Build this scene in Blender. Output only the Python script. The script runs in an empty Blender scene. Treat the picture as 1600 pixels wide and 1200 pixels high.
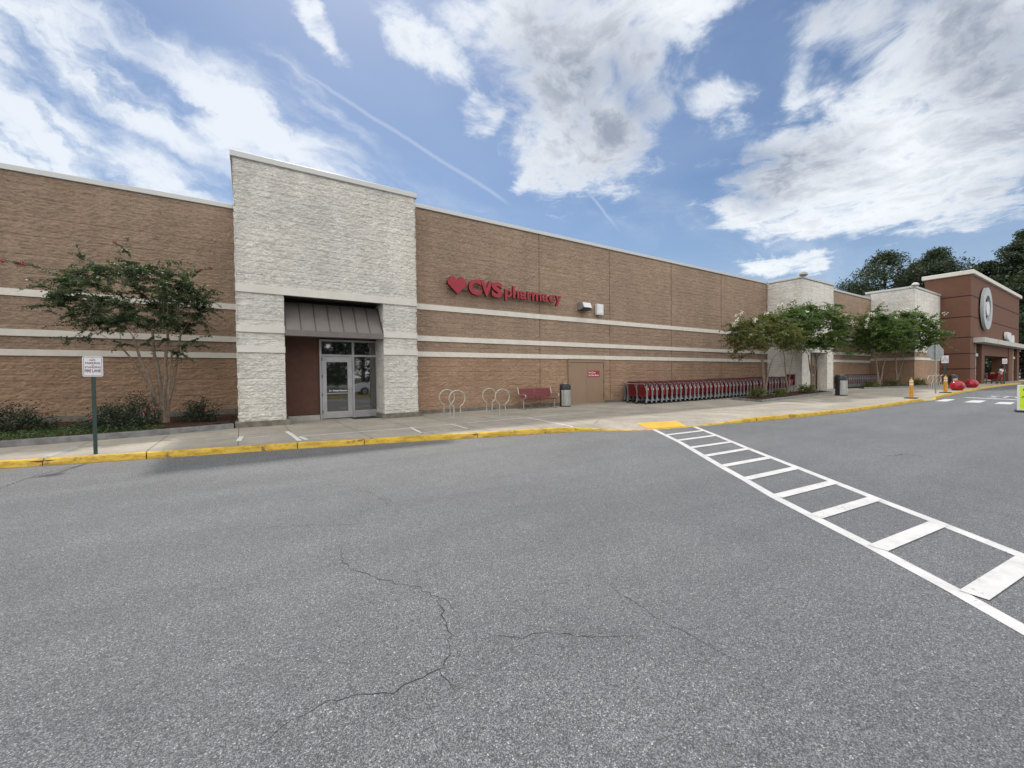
import bpy, math, random
import numpy as np
from mathutils import Vector, Matrix
R = math.radians
random.seed(7); rng = np.random.default_rng(11)
scene = bpy.context.scene
C = scene.collection

# ------------------------------------------------------------------ camera
CAM_H = 1.6
yaw, pitch, roll = R(32.791), R(-1.1106), R(-.6287)
fw = Vector((math.sin(yaw)*math.cos(pitch), math.cos(yaw)*math.cos(pitch), math.sin(pitch)))
rt = Vector((math.cos(yaw), -math.sin(yaw), 0)); up = rt.cross(fw)
rt2 = rt*math.cos(roll) + up*math.sin(roll); up2 = -rt*math.sin(roll) + up*math.cos(roll)
cd = bpy.data.cameras.new('camera'); cam = bpy.data.objects.new('camera', cd); C.objects.link(cam)
cd.sensor_width = 36; cd.lens = 645.76*36/1600; cd.clip_start = .05; cd.clip_end = 4000
m = Matrix((rt2, up2, -fw)).transposed().to_4x4(); m.translation = (0, 0, CAM_H)
cam.matrix_world = m
scene.camera = cam

# ------------------------------------------------------------------ light
SUN = Vector((1.2, 5.65, 8.28)).normalized()
sun_el = math.asin(SUN.z); sun_az = math.atan2(SUN.x, SUN.y)
sl = bpy.data.lights.new('sun', 'SUN'); sl.energy = 2.05; sl.angle = R(2.6); sl.color = (1, .95, .88)
so = bpy.data.objects.new('sun', sl); C.objects.link(so); so.rotation_euler = SUN.to_track_quat('Z', 'Y').to_euler()
scene.view_settings.view_transform = 'Standard'; scene.view_settings.look = 'None'
scene.view_settings.exposure = 0.47; scene.view_settings.gamma = 1

# ------------------------------------------------------------------ node helper
class NT:
    def __init__(s, tree): s.t = tree; s.n = tree.nodes; s.l = tree.links
    def new(s, typ, **kw):
        n = s.n.new(typ)
        for k, v in kw.items(): setattr(n, k, v)
        return n
    def put(s, sock, v):
        if v is None: return
        if isinstance(v, bpy.types.NodeSocket): s.l.new(v, sock)
        elif isinstance(v, (tuple, list)) and len(v) == 3 and sock.type == 'RGBA': sock.default_value = (*v, 1)
        else: sock.default_value = v
    def m(s, op, a, b=None, c=None, clamp=False):
        n = s.new('ShaderNodeMath', operation=op, use_clamp=clamp)
        for i, v in enumerate((a, b, c)): s.put(n.inputs[i], v)
        return n.outputs[0]
    def vm(s, op, a, b=None, out=0):
        n = s.new('ShaderNodeVectorMath', operation=op)
        s.put(n.inputs[0], a)
        if b is not None:
            if op == 'SCALE': s.put(n.inputs[3], b)
            else: s.put(n.inputs[1], b)
        return n.outputs[1] if op in ('DOT_PRODUCT', 'LENGTH', 'DISTANCE') else n.outputs[0]
    def comb(s, x, y, z=0.):
        n = s.new('ShaderNodeCombineXYZ')
        for i, v in enumerate((x, y, z)): s.put(n.inputs[i], v)
        return n.outputs[0]
    def sep(s, v):
        n = s.new('ShaderNodeSeparateXYZ'); s.put(n.inputs[0], v); return n.outputs
    def noise(s, vec, scale=5, detail=2, rough=.5, dist=0., col=False):
        n = s.new('ShaderNodeTexNoise'); s.put(n.inputs['Vector'], vec)
        n.inputs['Scale'].default_value = scale; n.inputs['Detail'].default_value = detail
        n.inputs['Roughness'].default_value = rough; n.inputs['Distortion'].default_value = dist
        return n.outputs['Color' if col else 'Fac']
    def vor(s, vec, scale=5, feature='F1', out='Distance', rnd=1.):
        n = s.new('ShaderNodeTexVoronoi', feature=feature); s.put(n.inputs['Vector'], vec)
        n.inputs['Scale'].default_value = scale; n.inputs['Randomness'].default_value = rnd
        return n.outputs[out]
    def ss(s, v, a, b, lo=0., hi=1.):
        n = s.new('ShaderNodeMapRange', interpolation_type='SMOOTHSTEP')
        for i, x in enumerate((v, a, b, lo, hi)): s.put(n.inputs[i], x)
        return n.outputs[0]
    def mix(s, f, a, b, blend='MIX'):
        n = s.new('ShaderNodeMix', data_type='RGBA', blend_type=blend)
        s.put(n.inputs[0], f); s.put(n.inputs[6], a); s.put(n.inputs[7], b)
        return n.outputs[2]
    def bump(s, h, strength=.5, dist=.01, normal=None):
        n = s.new('ShaderNodeBump'); n.inputs['Strength'].default_value = strength
        n.inputs['Distance'].default_value = dist; s.put(n.inputs['Height'], h)
        if normal is not None: s.put(n.inputs['Normal'], normal)
        return n.outputs[0]
    def pos(s): return s.new('ShaderNodeNewGeometry').outputs['Position']
    def obj(s): return s.new('ShaderNodeTexCoord').outputs['Object']

# ------------------------------------------------------------------ sky with clouds
world = bpy.data.worlds.new('World'); scene.world = world; world.use_nodes = True
W = NT(world.node_tree); W.n.clear()
out = W.new('ShaderNodeOutputWorld'); bg = W.new('ShaderNodeBackground')
sky = W.new('ShaderNodeTexSky', sky_type='NISHITA', sun_disc=False)
sky.sun_elevation = sun_el; sky.sun_rotation = sun_az; sky.air_density = 1.1; sky.dust_density = .6; sky.ozone_density = 2.0
d = W.new('ShaderNodeTexCoord').outputs['Generated']
dx, dy, dz = W.sep(d)
SKY_F = W.m('MAXIMUM', W.vm('DOT_PRODUCT', d, (math.sin(yaw), math.cos(yaw), 0)), .05)
tx = W.m('DIVIDE', W.vm('DOT_PRODUCT', d, (math.cos(yaw), -math.sin(yaw), 0)), SKY_F)
tz = W.m('DIVIDE', dz, SKY_F)
zz = W.m('ADD', W.m('MAXIMUM', dz, 0.), .10)
uv = W.comb(W.m('DIVIDE', dx, zz), W.m('DIVIDE', dy, zz), 0.)
warp = W.noise(uv, 1.1, 3, .5, col=True)
uvw = W.vm('ADD', uv, W.vm('SCALE', W.vm('SUBTRACT', warp, (.5, .5, .5)), .55))
n_big = W.noise(uvw, 1.7, 9, .60)
n_puff = W.noise(uvw, 7.0, 10, .64, .2)
warp2 = W.vm('SUBTRACT', W.noise(W.comb(tx, tz, 0.), 3.2, 6, .6, col=True), (.5, .5, .5))
wx, wz, _ = W.sep(W.vm('ADD', W.comb(tx, tz, 0.), W.vm('SCALE', warp2, .22)))
_c, _s = math.cos(R(-34)), math.sin(R(-34))
st_al = W.m('ADD', W.m('MULTIPLY', wx, _c), W.m('MULTIPLY', wz, _s)); st_ac = W.m('ADD', W.m('MULTIPLY', wx, -_s), W.m('MULTIPLY', wz, _c))
n_wisp = W.m('ADD', W.m('MULTIPLY', W.noise(W.comb(W.m('MULTIPLY', st_al, 1.5), W.m('MULTIPLY', st_ac, 5.5), 0.), 1.6, 9, .58, .3), .75), W.m('MULTIPLY', n_puff, .25))
def P(px, py):   # a bearing on the sky given as tangent coordinates
    return (px-800)/646., (588-py)/646.
def blob(px, py, rx, ry, ang, soft=1.0, amp=1.0, warped=True):
    cx, cz = P(px, py); a = R(ang); X = wx if warped else tx; Z = wz if warped else tz
    ax = W.m('SUBTRACT', X, cx); az = W.m('SUBTRACT', Z, cz)
    p = W.m('ADD', W.m('MULTIPLY', ax, math.cos(a)*646/rx), W.m('MULTIPLY', az, math.sin(a)*646/rx))
    q = W.m('ADD', W.m('MULTIPLY', ax, -math.sin(a)*646/ry), W.m('MULTIPLY', az, math.cos(a)*646/ry))
    r2 = W.m('SQRT', W.m('ADD', W.m('MULTIPLY', p, p), W.m('MULTIPLY', q, q)))
    return W.ss(r2, 1.0+.5*soft, 1.0-.6*soft if soft < 1.6 else .05, 0., amp)
def addall(lst):
    r = lst[0]
    for x in lst[1:]: r = W.m('MAXIMUM', r, x)
    return r
puffs = [blob(880, 70, 190, 130, -10), blob(910, 190, 130, 100, 80), blob(1090, 0, 120, 40, 5), blob(1130, 155, 62, 40, 15, amp=.62),
         blob(760, 188, 46, 28, -15, amp=.66), blob(1480, 110, 230, 130, -20), blob(1330, 270, 240, 75, 12), blob(1500, 250, 190, 80, 20),
         blob(1290, 345, 170, 42, -6), blob(1265, 150, 60, 60, 40, amp=.6), blob(1200, 418, 62, 20, 0), blob(1265, 412, 40, 16, 10, amp=.8),
         blob(520, 40, 80, 26, -50, amp=.85), blob(680, 80, 120, 42, -48, amp=.8), blob(850, 270, 60, 20, 30, amp=.7), blob(1640, 60, 230, 230, 0), blob(1430, 200, 190, 90, 10), blob(1000, 90, 70, 100, 10, amp=.8), blob(1400, 330, 200, 50, 0), blob(1230, 225, 90, 45, 40, amp=.75), blob(1180, 330, 90, 50, 0, amp=.9), blob(1010, 20, 110, 60, -10, amp=.9), blob(790, 40, 80, 60, -40, amp=.9)]
wisps = [blob(60, 50, 240, 80, -22, 1.7), blob(230, 150, 300, 55, -30, 1.7, 1.0), blob(420, 215, 230, 70, -38, 1.7, 1.15), blob(40, 250, 250, 120, -25, 1.7, 1.5), blob(220, 290, 220, 65, -25, 1.7, 1.05),
         blob(310, 80, 150, 14, -30, 1.7, .7), blob(480, 130, 170, 22, -42, 1.7, .6), blob(480, 155, 16, 8, -30, 1.7, .5),
         blob(1180, 380, 420, 60, -12, 1.7, .35), blob(700, 330, 300, 45, -28, 1.7, .3), blob(590, 260, 320, 20, -36, 1.7, .4)]
mp = addall(puffs); mw = addall(wisps)
vp = W.m('ADD', mp, W.m('MULTIPLY', W.m('SUBTRACT', W.m('ADD', W.m('MULTIPLY', n_big, .55), W.m('MULTIPLY', n_puff, .85)), .70), 2.1))
ap = W.ss(vp, .26, 1.02)
vw = W.m('MULTIPLY', mw, W.ss(n_wisp, .33, .66, .22, 1.25))
aw = W.ss(vw, .12, 1.0)
def line(x0, y0, x1, y1, w, amp):
    (ax, az), (bx, bz) = P(x0, y0), P(x1, y1); L = math.hypot(bx-ax, bz-az); ux, uz = (bx-ax)/L, (bz-az)/L
    px = W.m('SUBTRACT', tx, ax); pz = W.m('SUBTRACT', tz, az)
    al = W.m('ADD', W.m('MULTIPLY', px, ux), W.m('MULTIPLY', pz, uz))
    n1 = W.m('MULTIPLY', W.m('SUBTRACT', W.noise(W.comb(al, 3.3, 0.), 7, 3), .5), .02)
    ac = W.m('ABSOLUTE', W.m('ADD', W.m('SUBTRACT', W.m('MULTIPLY', px, -uz), W.m('MULTIPLY', pz, -ux)), n1))
    a = W.m('MULTIPLY', W.ss(ac, w/646., 0.), W.m('MULTIPLY', W.ss(al, -.02, .05), W.ss(al, L+.03, L-.04)))
    return W.m('MULTIPLY', a, amp)
cl = addall([line(455, 100, 795, 318, 5, .20), line(893, 272, 965, 360, 4, .22)])
# back of the sky, out of view: bright cloud added to light the facade
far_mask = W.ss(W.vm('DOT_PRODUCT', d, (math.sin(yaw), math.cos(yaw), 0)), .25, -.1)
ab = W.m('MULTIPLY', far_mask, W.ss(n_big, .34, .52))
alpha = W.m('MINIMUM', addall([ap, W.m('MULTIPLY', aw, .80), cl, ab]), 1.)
# light and shade inside the clouds: thick parts are grey underneath
thick = W.m('MULTIPLY', W.ss(n_puff, .38, .70, .0, .30), W.ss(vp, .6, 1.1))
shade = addall([blob(925, 140, 105, 120, 80, 1.9, 1.0), blob(880, 50, 80, 80, 40, 1.9, .65), blob(1190, 268, 130, 52, 5, 1.9, .9), blob(1500, 60, 260, 120, -20, 1.9, .75), blob(1590, 130, 130, 160, 0, 1.9, .75),
                blob(1000, 190, 50, 40, 0, 1.9, .3), blob(1560, 290, 110, 60, 10, 1.9, .35)])
n_soft = W.noise(uvw, 3.2, 4, .5)
shade = W.m('MULTIPLY', shade, W.m('ADD', W.ss(n_soft, .30, .66, .45, .95), W.ss(n_puff, .35, .65, -.12, .12)))
sh = W.m('ADD', shade, thick, clamp=True)
cloud_col = W.mix(sh, (.70, .73, .76), (.24, .275, .345))
sky_s = W.vm('MULTIPLY', sky.outputs[0], (.0595, .0645, .070))
hz = W.ss(dz, .42, .0)
blue = W.mix(W.m('ADD', W.m('MULTIPLY', hz, .42), W.m('MULTIPLY', W.ss(n_big, .3, .7), .16)), sky_s, (.36, .45, .60))
cloud_col = W.mix(far_mask, cloud_col, (1.56, 1.51, 1.43))   # unseen clouds behind the camera, brightened to lift the facade
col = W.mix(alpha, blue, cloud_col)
below = W.ss(dz, .0, -.02)
col = W.mix(below, col, (.12, .14, .12))
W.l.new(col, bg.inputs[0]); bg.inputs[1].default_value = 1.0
W.l.new(bg.outputs[0], out.inputs[0])
world.cycles.sampling_method = 'MANUAL'; world.cycles.sample_map_resolution = 1024

# ------------------------------------------------------------------ materials
def principled(name, col=(.5, .5, .5), rough=.6, metal=0., spec=.5):
    mt = bpy.data.materials.new(name); mt.use_nodes = True
    t = NT(mt.node_tree); b = t.n['Principled BSDF']
    b.inputs['Base Color'].default_value = (*col, 1); b.inputs['Roughness'].default_value = rough
    b.inputs['Metallic'].default_value = metal; b.inputs['Specular IOR Level'].default_value = spec
    return mt, t, b
MAT = {}
def paint(name, col, rough=.5, metal=0., var=.12, scale=6., bump=0., spec=.5):
    mt, t, b = principled(name, col, rough, metal, spec)
    p = t.pos(); n = t.noise(p, scale, 5, .6)
    c = t.mix(t.ss(n, .3, .7), tuple(x*(1-var) for x in col), tuple(min(1, x*(1+var)) for x in col))
    t.put(b.inputs['Base Color'], c)
    t.put(b.inputs['Roughness'], t.ss(n, .3, .7, max(0, rough-.08), min(1, rough+.08)))
    if bump: t.put(b.inputs['Normal'], t.bump(t.noise(p, scale*12, 4, .6), .5, bump))
    MAT[name] = mt; return mt
def splitface(name, col, warm=None):
    mt, t, b = principled(name, col, .95, 0, .2)
    p = t.pos(); x, y, z = t.sep(p)
    h = t.m('ADD', x, y)
    bid = t.comb(t.m('FLOOR', t.m('DIVIDE', t.m('ADD', h, t.m('MULTIPLY', t.m('FLOOR', t.m('DIVIDE', z, .2)), .2)), .4)), t.m('FLOOR', t.m('DIVIDE', z, .2)), 0.)
    wn = t.new('ShaderNodeTexWhiteNoise', noise_dimensions='2D'); t.l.new(bid, wn.inputs['Vector'])
    st = t.vm('MULTIPLY', p, (1, 1, 2.6))
    n1 = t.noise(st, 11, 6, .72, .4); n2 = t.noise(st, 34, 4, .6); n3 = t.noise(p, .35, 4, .6)
    c = t.mix(t.ss(wn.outputs[0], 0, 1), tuple(v*.95 for v in col), tuple(v*1.05 for v in col))
    c = t.mix(1., c, t.mix(t.ss(n1, .28, .72), (.74, .74, .74), (1.18, 1.18, 1.18)), 'MULTIPLY')  # crevice shading painted into the block colour, following the bump noise
    c = t.mix(1., c, t.mix(t.ss(n3, .3, .7), (.91, .92, .93), (1.06, 1.05, 1.04)), 'MULTIPLY')
    # rain streaks
    n4 = t.noise(t.vm('MULTIPLY', p, (1, 1, .12)), 1.6, 4, .7)
    c = t.mix(1., c, t.mix(t.ss(n4, .35, .65), (.93, .93, .92), (1.03, 1.03, 1.03)), 'MULTIPLY')
    if warm:
        c = t.mix(t.ss(z, 2.55, 2.4), c, t.mix(1., c, warm, 'MULTIPLY'))
    t.put(b.inputs['Base Color'], c)
    zf = t.m('FRACT', t.m('DIVIDE', z, .2)); joint = t.ss(t.m('ABSOLUTE', t.m('SUBTRACT', zf, .5)), .5, .455)
    hh = t.m('ADD', t.m('MULTIPLY', n1, 1.), t.m('ADD', t.m('MULTIPLY', n2, .35), t.m('MULTIPLY', joint, .20)))
    t.put(b.inputs['Normal'], t.bump(hh, 1., .05))
    MAT[name] = mt; return mt
splitface('tan_block', (.378, .278, .210), (1.09, 1.0, .92))
splitface('white_block', (.75, .73, .685))
splitface('far_grey_block', (.42, .43, .40))
paint('trim_stone', (.66, .635, .58), .85, var=.06, scale=3, bump=.003)
paint('joint_tan', (.24, .175, .125), .95, var=.1)
paint('sign_red_ball', (.33, .012, .025), .22, var=.1)
paint('trim_tower', (.62, .605, .565), .9, var=.05, scale=3, bump=.004)
paint('plinth_stone', (.16, .15, .125), .9, var=.3, scale=5, bump=.006)
paint('coping_metal', (.50, .51, .51), .45, .2, var=.04)
paint('maroon_block', (.088, .040, .029), .85, var=.2, scale=4, bump=.012)
paint('brown_stucco', (.138, .066, .044), .95, var=.10, scale=1.2, bump=.003)
paint('brown_stucco_dark', (.03, .012, .010), .95)
paint('cream_cornice', (.62, .60, .54), .8, var=.05)
paint('canopy_metal', (.46, .46, .43), .6, var=.08)
paint('awning_metal', (.165, .148, .142), .5, .25, var=.05)
paint('bronze_metal', (.075, .066, .064), .42, .35, var=.05)
paint('alu_frame', (.42, .42, .45), .38, .45, var=.05)
paint('door_tan', (.27, .185, .125), .6, var=.05, scale=2)
paint('sign_red', (.30, .010, .028), .45, var=.06)
paint('sign_red_dark', (.10, .004, .010), .5)
paint('white_plastic', (.70, .72, .75), .4, var=.04)
paint('grey_plastic', (.19, .205, .215), .5, var=.12, scale=9)
paint('red_plastic', (.19, .006, .011), .38, var=.18, scale=4)
paint('dark_red_plastic', (.075, .005, .010), .4, var=.15)
paint('black_rubber', (.015, .015, .015), .7)
paint('black_plastic', (.022, .024, .028), .45)
paint('bench_red', (.20, .018, .032), .45, var=.15, scale=9)
paint('galvanised', (.48, .455, .415), .40, .7, var=.15, scale=9)
paint('galvanised_dull', (.33, .35, .35), .5, .6, var=.15, scale=9)
paint('green_post', (.018, .045, .038), .5, var=.2)
paint('sign_white', (.66, .66, .70), .5, var=.04)
paint('sign_ink', (.16, .035, .06), .6)
paint('sign_black', (.02, .02, .02), .6)
paint('bollard_yellow', (.50, .235, .02), .5, var=.12)
paint('reflective_white', (.62, .58, .52), .4)
paint('lime_sheet', (.52, .72, .01), .5, var=.04)
paint('bark', (.20, .155, .12), .85, var=.30, scale=11, bump=.006)
paint('bark_dark', (.07, .05, .04), .9, var=.3, scale=6)
paint('flower_red', (.28, .010, .04), .6, var=.3, scale=30)
paint('flower_pink', (.60, .09, .15), .6, var=.3, scale=30)
paint('flower_white', (.78, .76, .68), .6, var=.1, scale=30)
paint('car_white', (.72, .73, .75), .25, var=.01)
paint('car_silver', (.40, .42, .42), .28, .4, var=.02)
paint('skin', (.22, .12, .08), .6); paint('hair_dark', (.012, .011, .013), .7)
paint('shirt_white', (.74, .76, .80), .9); paint('shorts_red', (.28, .012, .03), .9, var=.1)
paint('letter_white', (.78, .78, .78), .5, var=.02)
paint('drop_shadowless_grey', (.30, .31, .33), .5)
paint('emblem_grey', (.43, .46, .48), .45, var=.06)
paint('kerb_grey', (.17, .17, .168), .9, var=.28, scale=5, bump=.005)
paint('roof_grey', (.30, .30, .29), .9)

def steel():
    mt, t, b = principled('ribbed_steel', (.55, .56, .56), .33, .9)
    p = t.obj(); n = t.noise(t.vm('MULTIPLY', p, (20, 20, .6)), 3, 4, .6)
    t.put(b.inputs['Base Color'], t.mix(t.ss(n, .3, .7), (.30, .31, .31), (.66, .66, .64)))
    MAT['ribbed_steel'] = mt
steel()
def glass():
    mt, t, b = principled('dark_glass', (.012, .014, .014), .03, 0., 1.0)
    b.inputs['IOR'].default_value = 1.9
    n = t.noise(t.pos(), .8, 2, .5); t.put(b.inputs['Normal'], t.bump(n, .15, .01))
    MAT['dark_glass'] = mt
glass()

def leafmat(name, cols, tr=.35, gloss=.42):
    mt, t, b = principled(name, cols[0], gloss, 0, .5)
    p = t.pos(); n = t.noise(p, 2.2, 3, .6); n2 = t.noise(p, 31, 2, .5)
    f = t.m('ADD', t.m('MULTIPLY', n, .6), t.m('MULTIPLY', n2, .4))
    c = t.mix(t.ss(f, .36, .50), cols[0], cols[1]); c = t.mix(t.ss(f, .50, .62), c, cols[2])
    t.put(b.inputs['Base Color'], c)
    tl = t.new('ShaderNodeBsdfTranslucent'); t.put(tl.inputs[0], t.mix(1., c, (1.3, 1.5, .6), 'MULTIPLY'))
    mx = t.new('ShaderNodeMixShader'); mx.inputs[0].default_value = tr
    t.l.new(b.outputs[0], mx.inputs[1]); t.l.new(tl.outputs[0], mx.inputs[2])
    t.l.new(mx.outputs[0], t.n['Material Output'].inputs[0])
    MAT[name] = mt
leafmat('leaf_myrtle', [(.030, .050, .026), (.050, .085, .040), (.085, .120, .060)])
leafmat('leaf_myrtle_bronze', [(.050, .085, .022), (.095, .120, .028), (.150, .120, .035)])
leafmat('leaf_myrtle_green', [(.038, .072, .018), (.068, .120, .026), (.125, .175, .050)])
leafmat('leaf_rose', [(.014, .028, .016), (.026, .046, .026), (.050, .068, .042)], .2)
leafmat('leaf_nandina', [(.050, .075, .020), (.090, .110, .030), (.150, .140, .040)], .3)
leafmat('leaf_grass', [(.030, .060, .020), (.050, .095, .028), (.080, .130, .045)], .3)
leafmat('leaf_pine', [(.020, .036, .020), (.032, .054, .026), (.056, .078, .038)], .15, .6)
leafmat('leaf_oak', [(.018, .034, .016), (.032, .052, .024), (.056, .074, .032)], .2, .6)

def asphalt():
    mt, t, b = principled('asphalt', (.1, .1, .1), .62, 0, .5)
    p = t.pos()
    v1 = t.vor(p, 165, 'F1', 'Color'); vd = t.vor(p, 165); v2 = t.vor(p, 210, 'F1', 'Color')
    g1 = t.sep(v1)[0]; g2 = t.sep(v2)[1]
    nb = t.noise(p, .35, 5, .6, .4); nm = t.noise(p, 2.6, 5, .65); nf = t.noise(p, 60, 3, .7)
    v3 = t.vor(p, 52, 'F1', 'Color'); g3 = t.sep(v3)[0]; v4 = t.vor(p, 26, 'F1', 'Color'); g4 = t.sep(v4)[2]
    base = t.mix(t.ss(g1, .05, .98), (.075, .077, .080), (.235, .240, .248))
    base = t.mix(t.m('MULTIPLY', t.ss(g2, .5, 1.), .6), base, (.26, .265, .272))
    base = t.mix(t.ss(vd, .38, .8), base, (.060, .061, .064))
    base = t.mix(t.ss(g1, .972, .99), base, (.42, .40, .36))
    base = t.mix(1., base, t.mix(t.ss(nf, .3, .7), (.72, .72, .72), (1.3, 1.3, 1.3)), 'MULTIPLY')
    base = t.mix(1., base, t.mix(g3, (.89, .89, .89), (1.12, 1.12, 1.12)), 'MULTIPLY')
    base = t.mix(1., base, t.mix(g4, (.95, .95, .95), (1.05, 1.05, 1.05)), 'MULTIPLY')
    base = t.mix(1., base, t.mix(t.ss(nb, .32, .68), (.92, .92, .93), (1.07, 1.07, 1.06)), 'MULTIPLY')
    base = t.mix(1., base, t.mix(t.ss(nm, .3, .7), (.95, .95, .95), (1.05, 1.05, 1.05)), 'MULTIPLY')
    x, y, z = t.sep(p)
    wear = t.noise(t.vm('MULTIPLY', p, (.12, 1.1, 1)), 1.0, 4, .6)   # tyre-worn lanes run along the kerb
    base = t.mix(1., base, t.mix(t.ss(wear, .35, .65), (.93, .93, .94), (1.07, 1.07, 1.07)), 'MULTIPLY')
    oil = t.ss(t.noise(p, .9, 6, .75), .64, .74)
    base = t.mix(t.m('MULTIPLY', oil, .22), base, (.03, .03, .03))
    base = t.mix(1., base, (.995, 1.03, 1.055), 'MULTIPLY')
    t.put(b.inputs['Base Color'], base)
    hh = t.m('ADD', t.m('MULTIPLY', t.m('SUBTRACT', 1., vd), .7), t.m('MULTIPLY', nf, .8))
    t.put(b.inputs['Normal'], t.bump(hh, .8, .008))
    MAT['asphalt'] = mt
asphalt()
def concrete():
    mt, t, b = principled('concrete', (.4, .37, .32), .92, 0, .25)
    p = t.pos(); x, y, z = t.sep(p)
    n1 = t.noise(p, .8, 6, .65, .3); n2 = t.noise(p, 7, 5, .7); n3 = t.noise(p, 90, 3, .7)
    slab = t.new('ShaderNodeTexWhiteNoise', noise_dimensions='2D')
    t.l.new(t.comb(t.m('FLOOR', t.m('DIVIDE', x, 1.52)), t.m('FLOOR', t.m('DIVIDE', y, 1.55)), 0.), slab.inputs['Vector'])
    c = t.mix(t.ss(n1, .3, .7), (.282, .262, .224), (.378, .351, .302))
    c = t.mix(1., c, t.mix(slab.outputs[0], (.93, .93, .93), (1.06, 1.05, 1.04)), 'MULTIPLY')
    c = t.mix(1., c, t.mix(t.ss(n2, .25, .75), (.90, .90, .90), (1.08, 1.08, 1.08)), 'MULTIPLY')
    c = t.mix(1., c, t.mix(t.ss(n3, .3, .7), (.88, .88, .88), (1.1, 1.1, 1.1)), 'MULTIPLY')
    st = t.m('MULTIPLY', t.ss(t.noise(p, 1.3, 6, .75, .5), .56, .70), t.m('MULTIPLY', t.ss(x, 10.2, 12.), t.m('MULTIPLY', t.ss(x, 17., 14.5), t.ss(y, 12.2, 13.2))))
    c = t.mix(t.m('MULTIPLY', st, .6), c, (.07, .065, .055))
    t.put(b.inputs['Base Color'], c)
    t.put(b.inputs['Normal'], t.bump(t.m('ADD', n3, n2), .5, .004))
    MAT['concrete'] = mt
concrete()
def worn_paint(name, col, under, thr, gap=.1, scale=28, grime=(.90, .90, .90)):
    mt, t, b = principled(name, col, .6, 0, .4)
    p = t.pos()
    n = t.noise(p, scale, 6, .75); nb = t.noise(p, 1.2, 3, .6)
    f = t.ss(t.m('ADD', n, t.m('MULTIPLY', t.m('SUBTRACT', nb, .5), .7)), thr, thr+gap)
    c = t.mix(f, t.mix(t.ss(t.noise(p, 4, 4), .3, .7), tuple(v*.93 for v in col), col), under)
    t.put(b.inputs['Base Color'], c)
    g_ = t.noise(t.vm('MULTIPLY', p, (1, 1, 3)), 3.5, 6, .75)
    c = t.mix(1., c, t.mix(t.ss(g_, .36, .58), grime, (1.04, 1.04, 1.04)), 'MULTIPLY')
    t.put(b.inputs['Base Color'], c)
    vd = t.vor(p, 95); t.put(b.inputs['Normal'], t.bump(t.m('ADD', t.m('SUBTRACT', 1., vd), n), .5, .005))
    MAT[name] = mt
worn_paint('line_white', (.58, .58, .58), (.12, .12, .125), .66)
worn_paint('walk_white', (.68, .68, .66), (.33, .31, .265), .64, .14, 16)
worn_paint('kerb_yellow', (.58, .385, .045), (.16, .12, .06), .60, .10, 7, (.62, .58, .52))
worn_paint('kerb_yellow_top', (.74, .56, .12), (.25, .22, .16), .66, .08, 12)
worn_paint('mat_yellow', (.74, .43, .05), (.50, .36, .10), .60, .1, 20)
def flat(name, cols, scale, bump):
    mt, t, b = principled(name, cols[0], .95, 0, .2)
    p = t.pos(); n = t.noise(p, scale, 6, .7); v = t.vor(p, scale*3, 'F1', 'Color')
    t.put(b.inputs['Base Color'], t.mix(t.ss(t.m('ADD', t.m('MULTIPLY', n, .6), t.m('MULTIPLY', t.sep(v)[0], .4)), .3, .7), cols[0], cols[1]))
    t.put(b.inputs['Normal'], t.bump(n, 1., bump)); MAT[name] = mt
flat('mulch', [(.028, .014, .010), (.085, .045, .032)], 22, .03)
flat('soil_grass', [(.02, .035, .014), (.05, .075, .03)], 25, .03)
flat('far_ground', [(.03, .05, .02), (.06, .08, .035)], .5, .1)
paint('crack_dark', (.03, .03, .03), .95)
paint('joint_dark', (.07, .062, .05), .95, var=.3)
paint('patch_grey', (.36, .35, .33), .9, var=.12)

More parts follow.
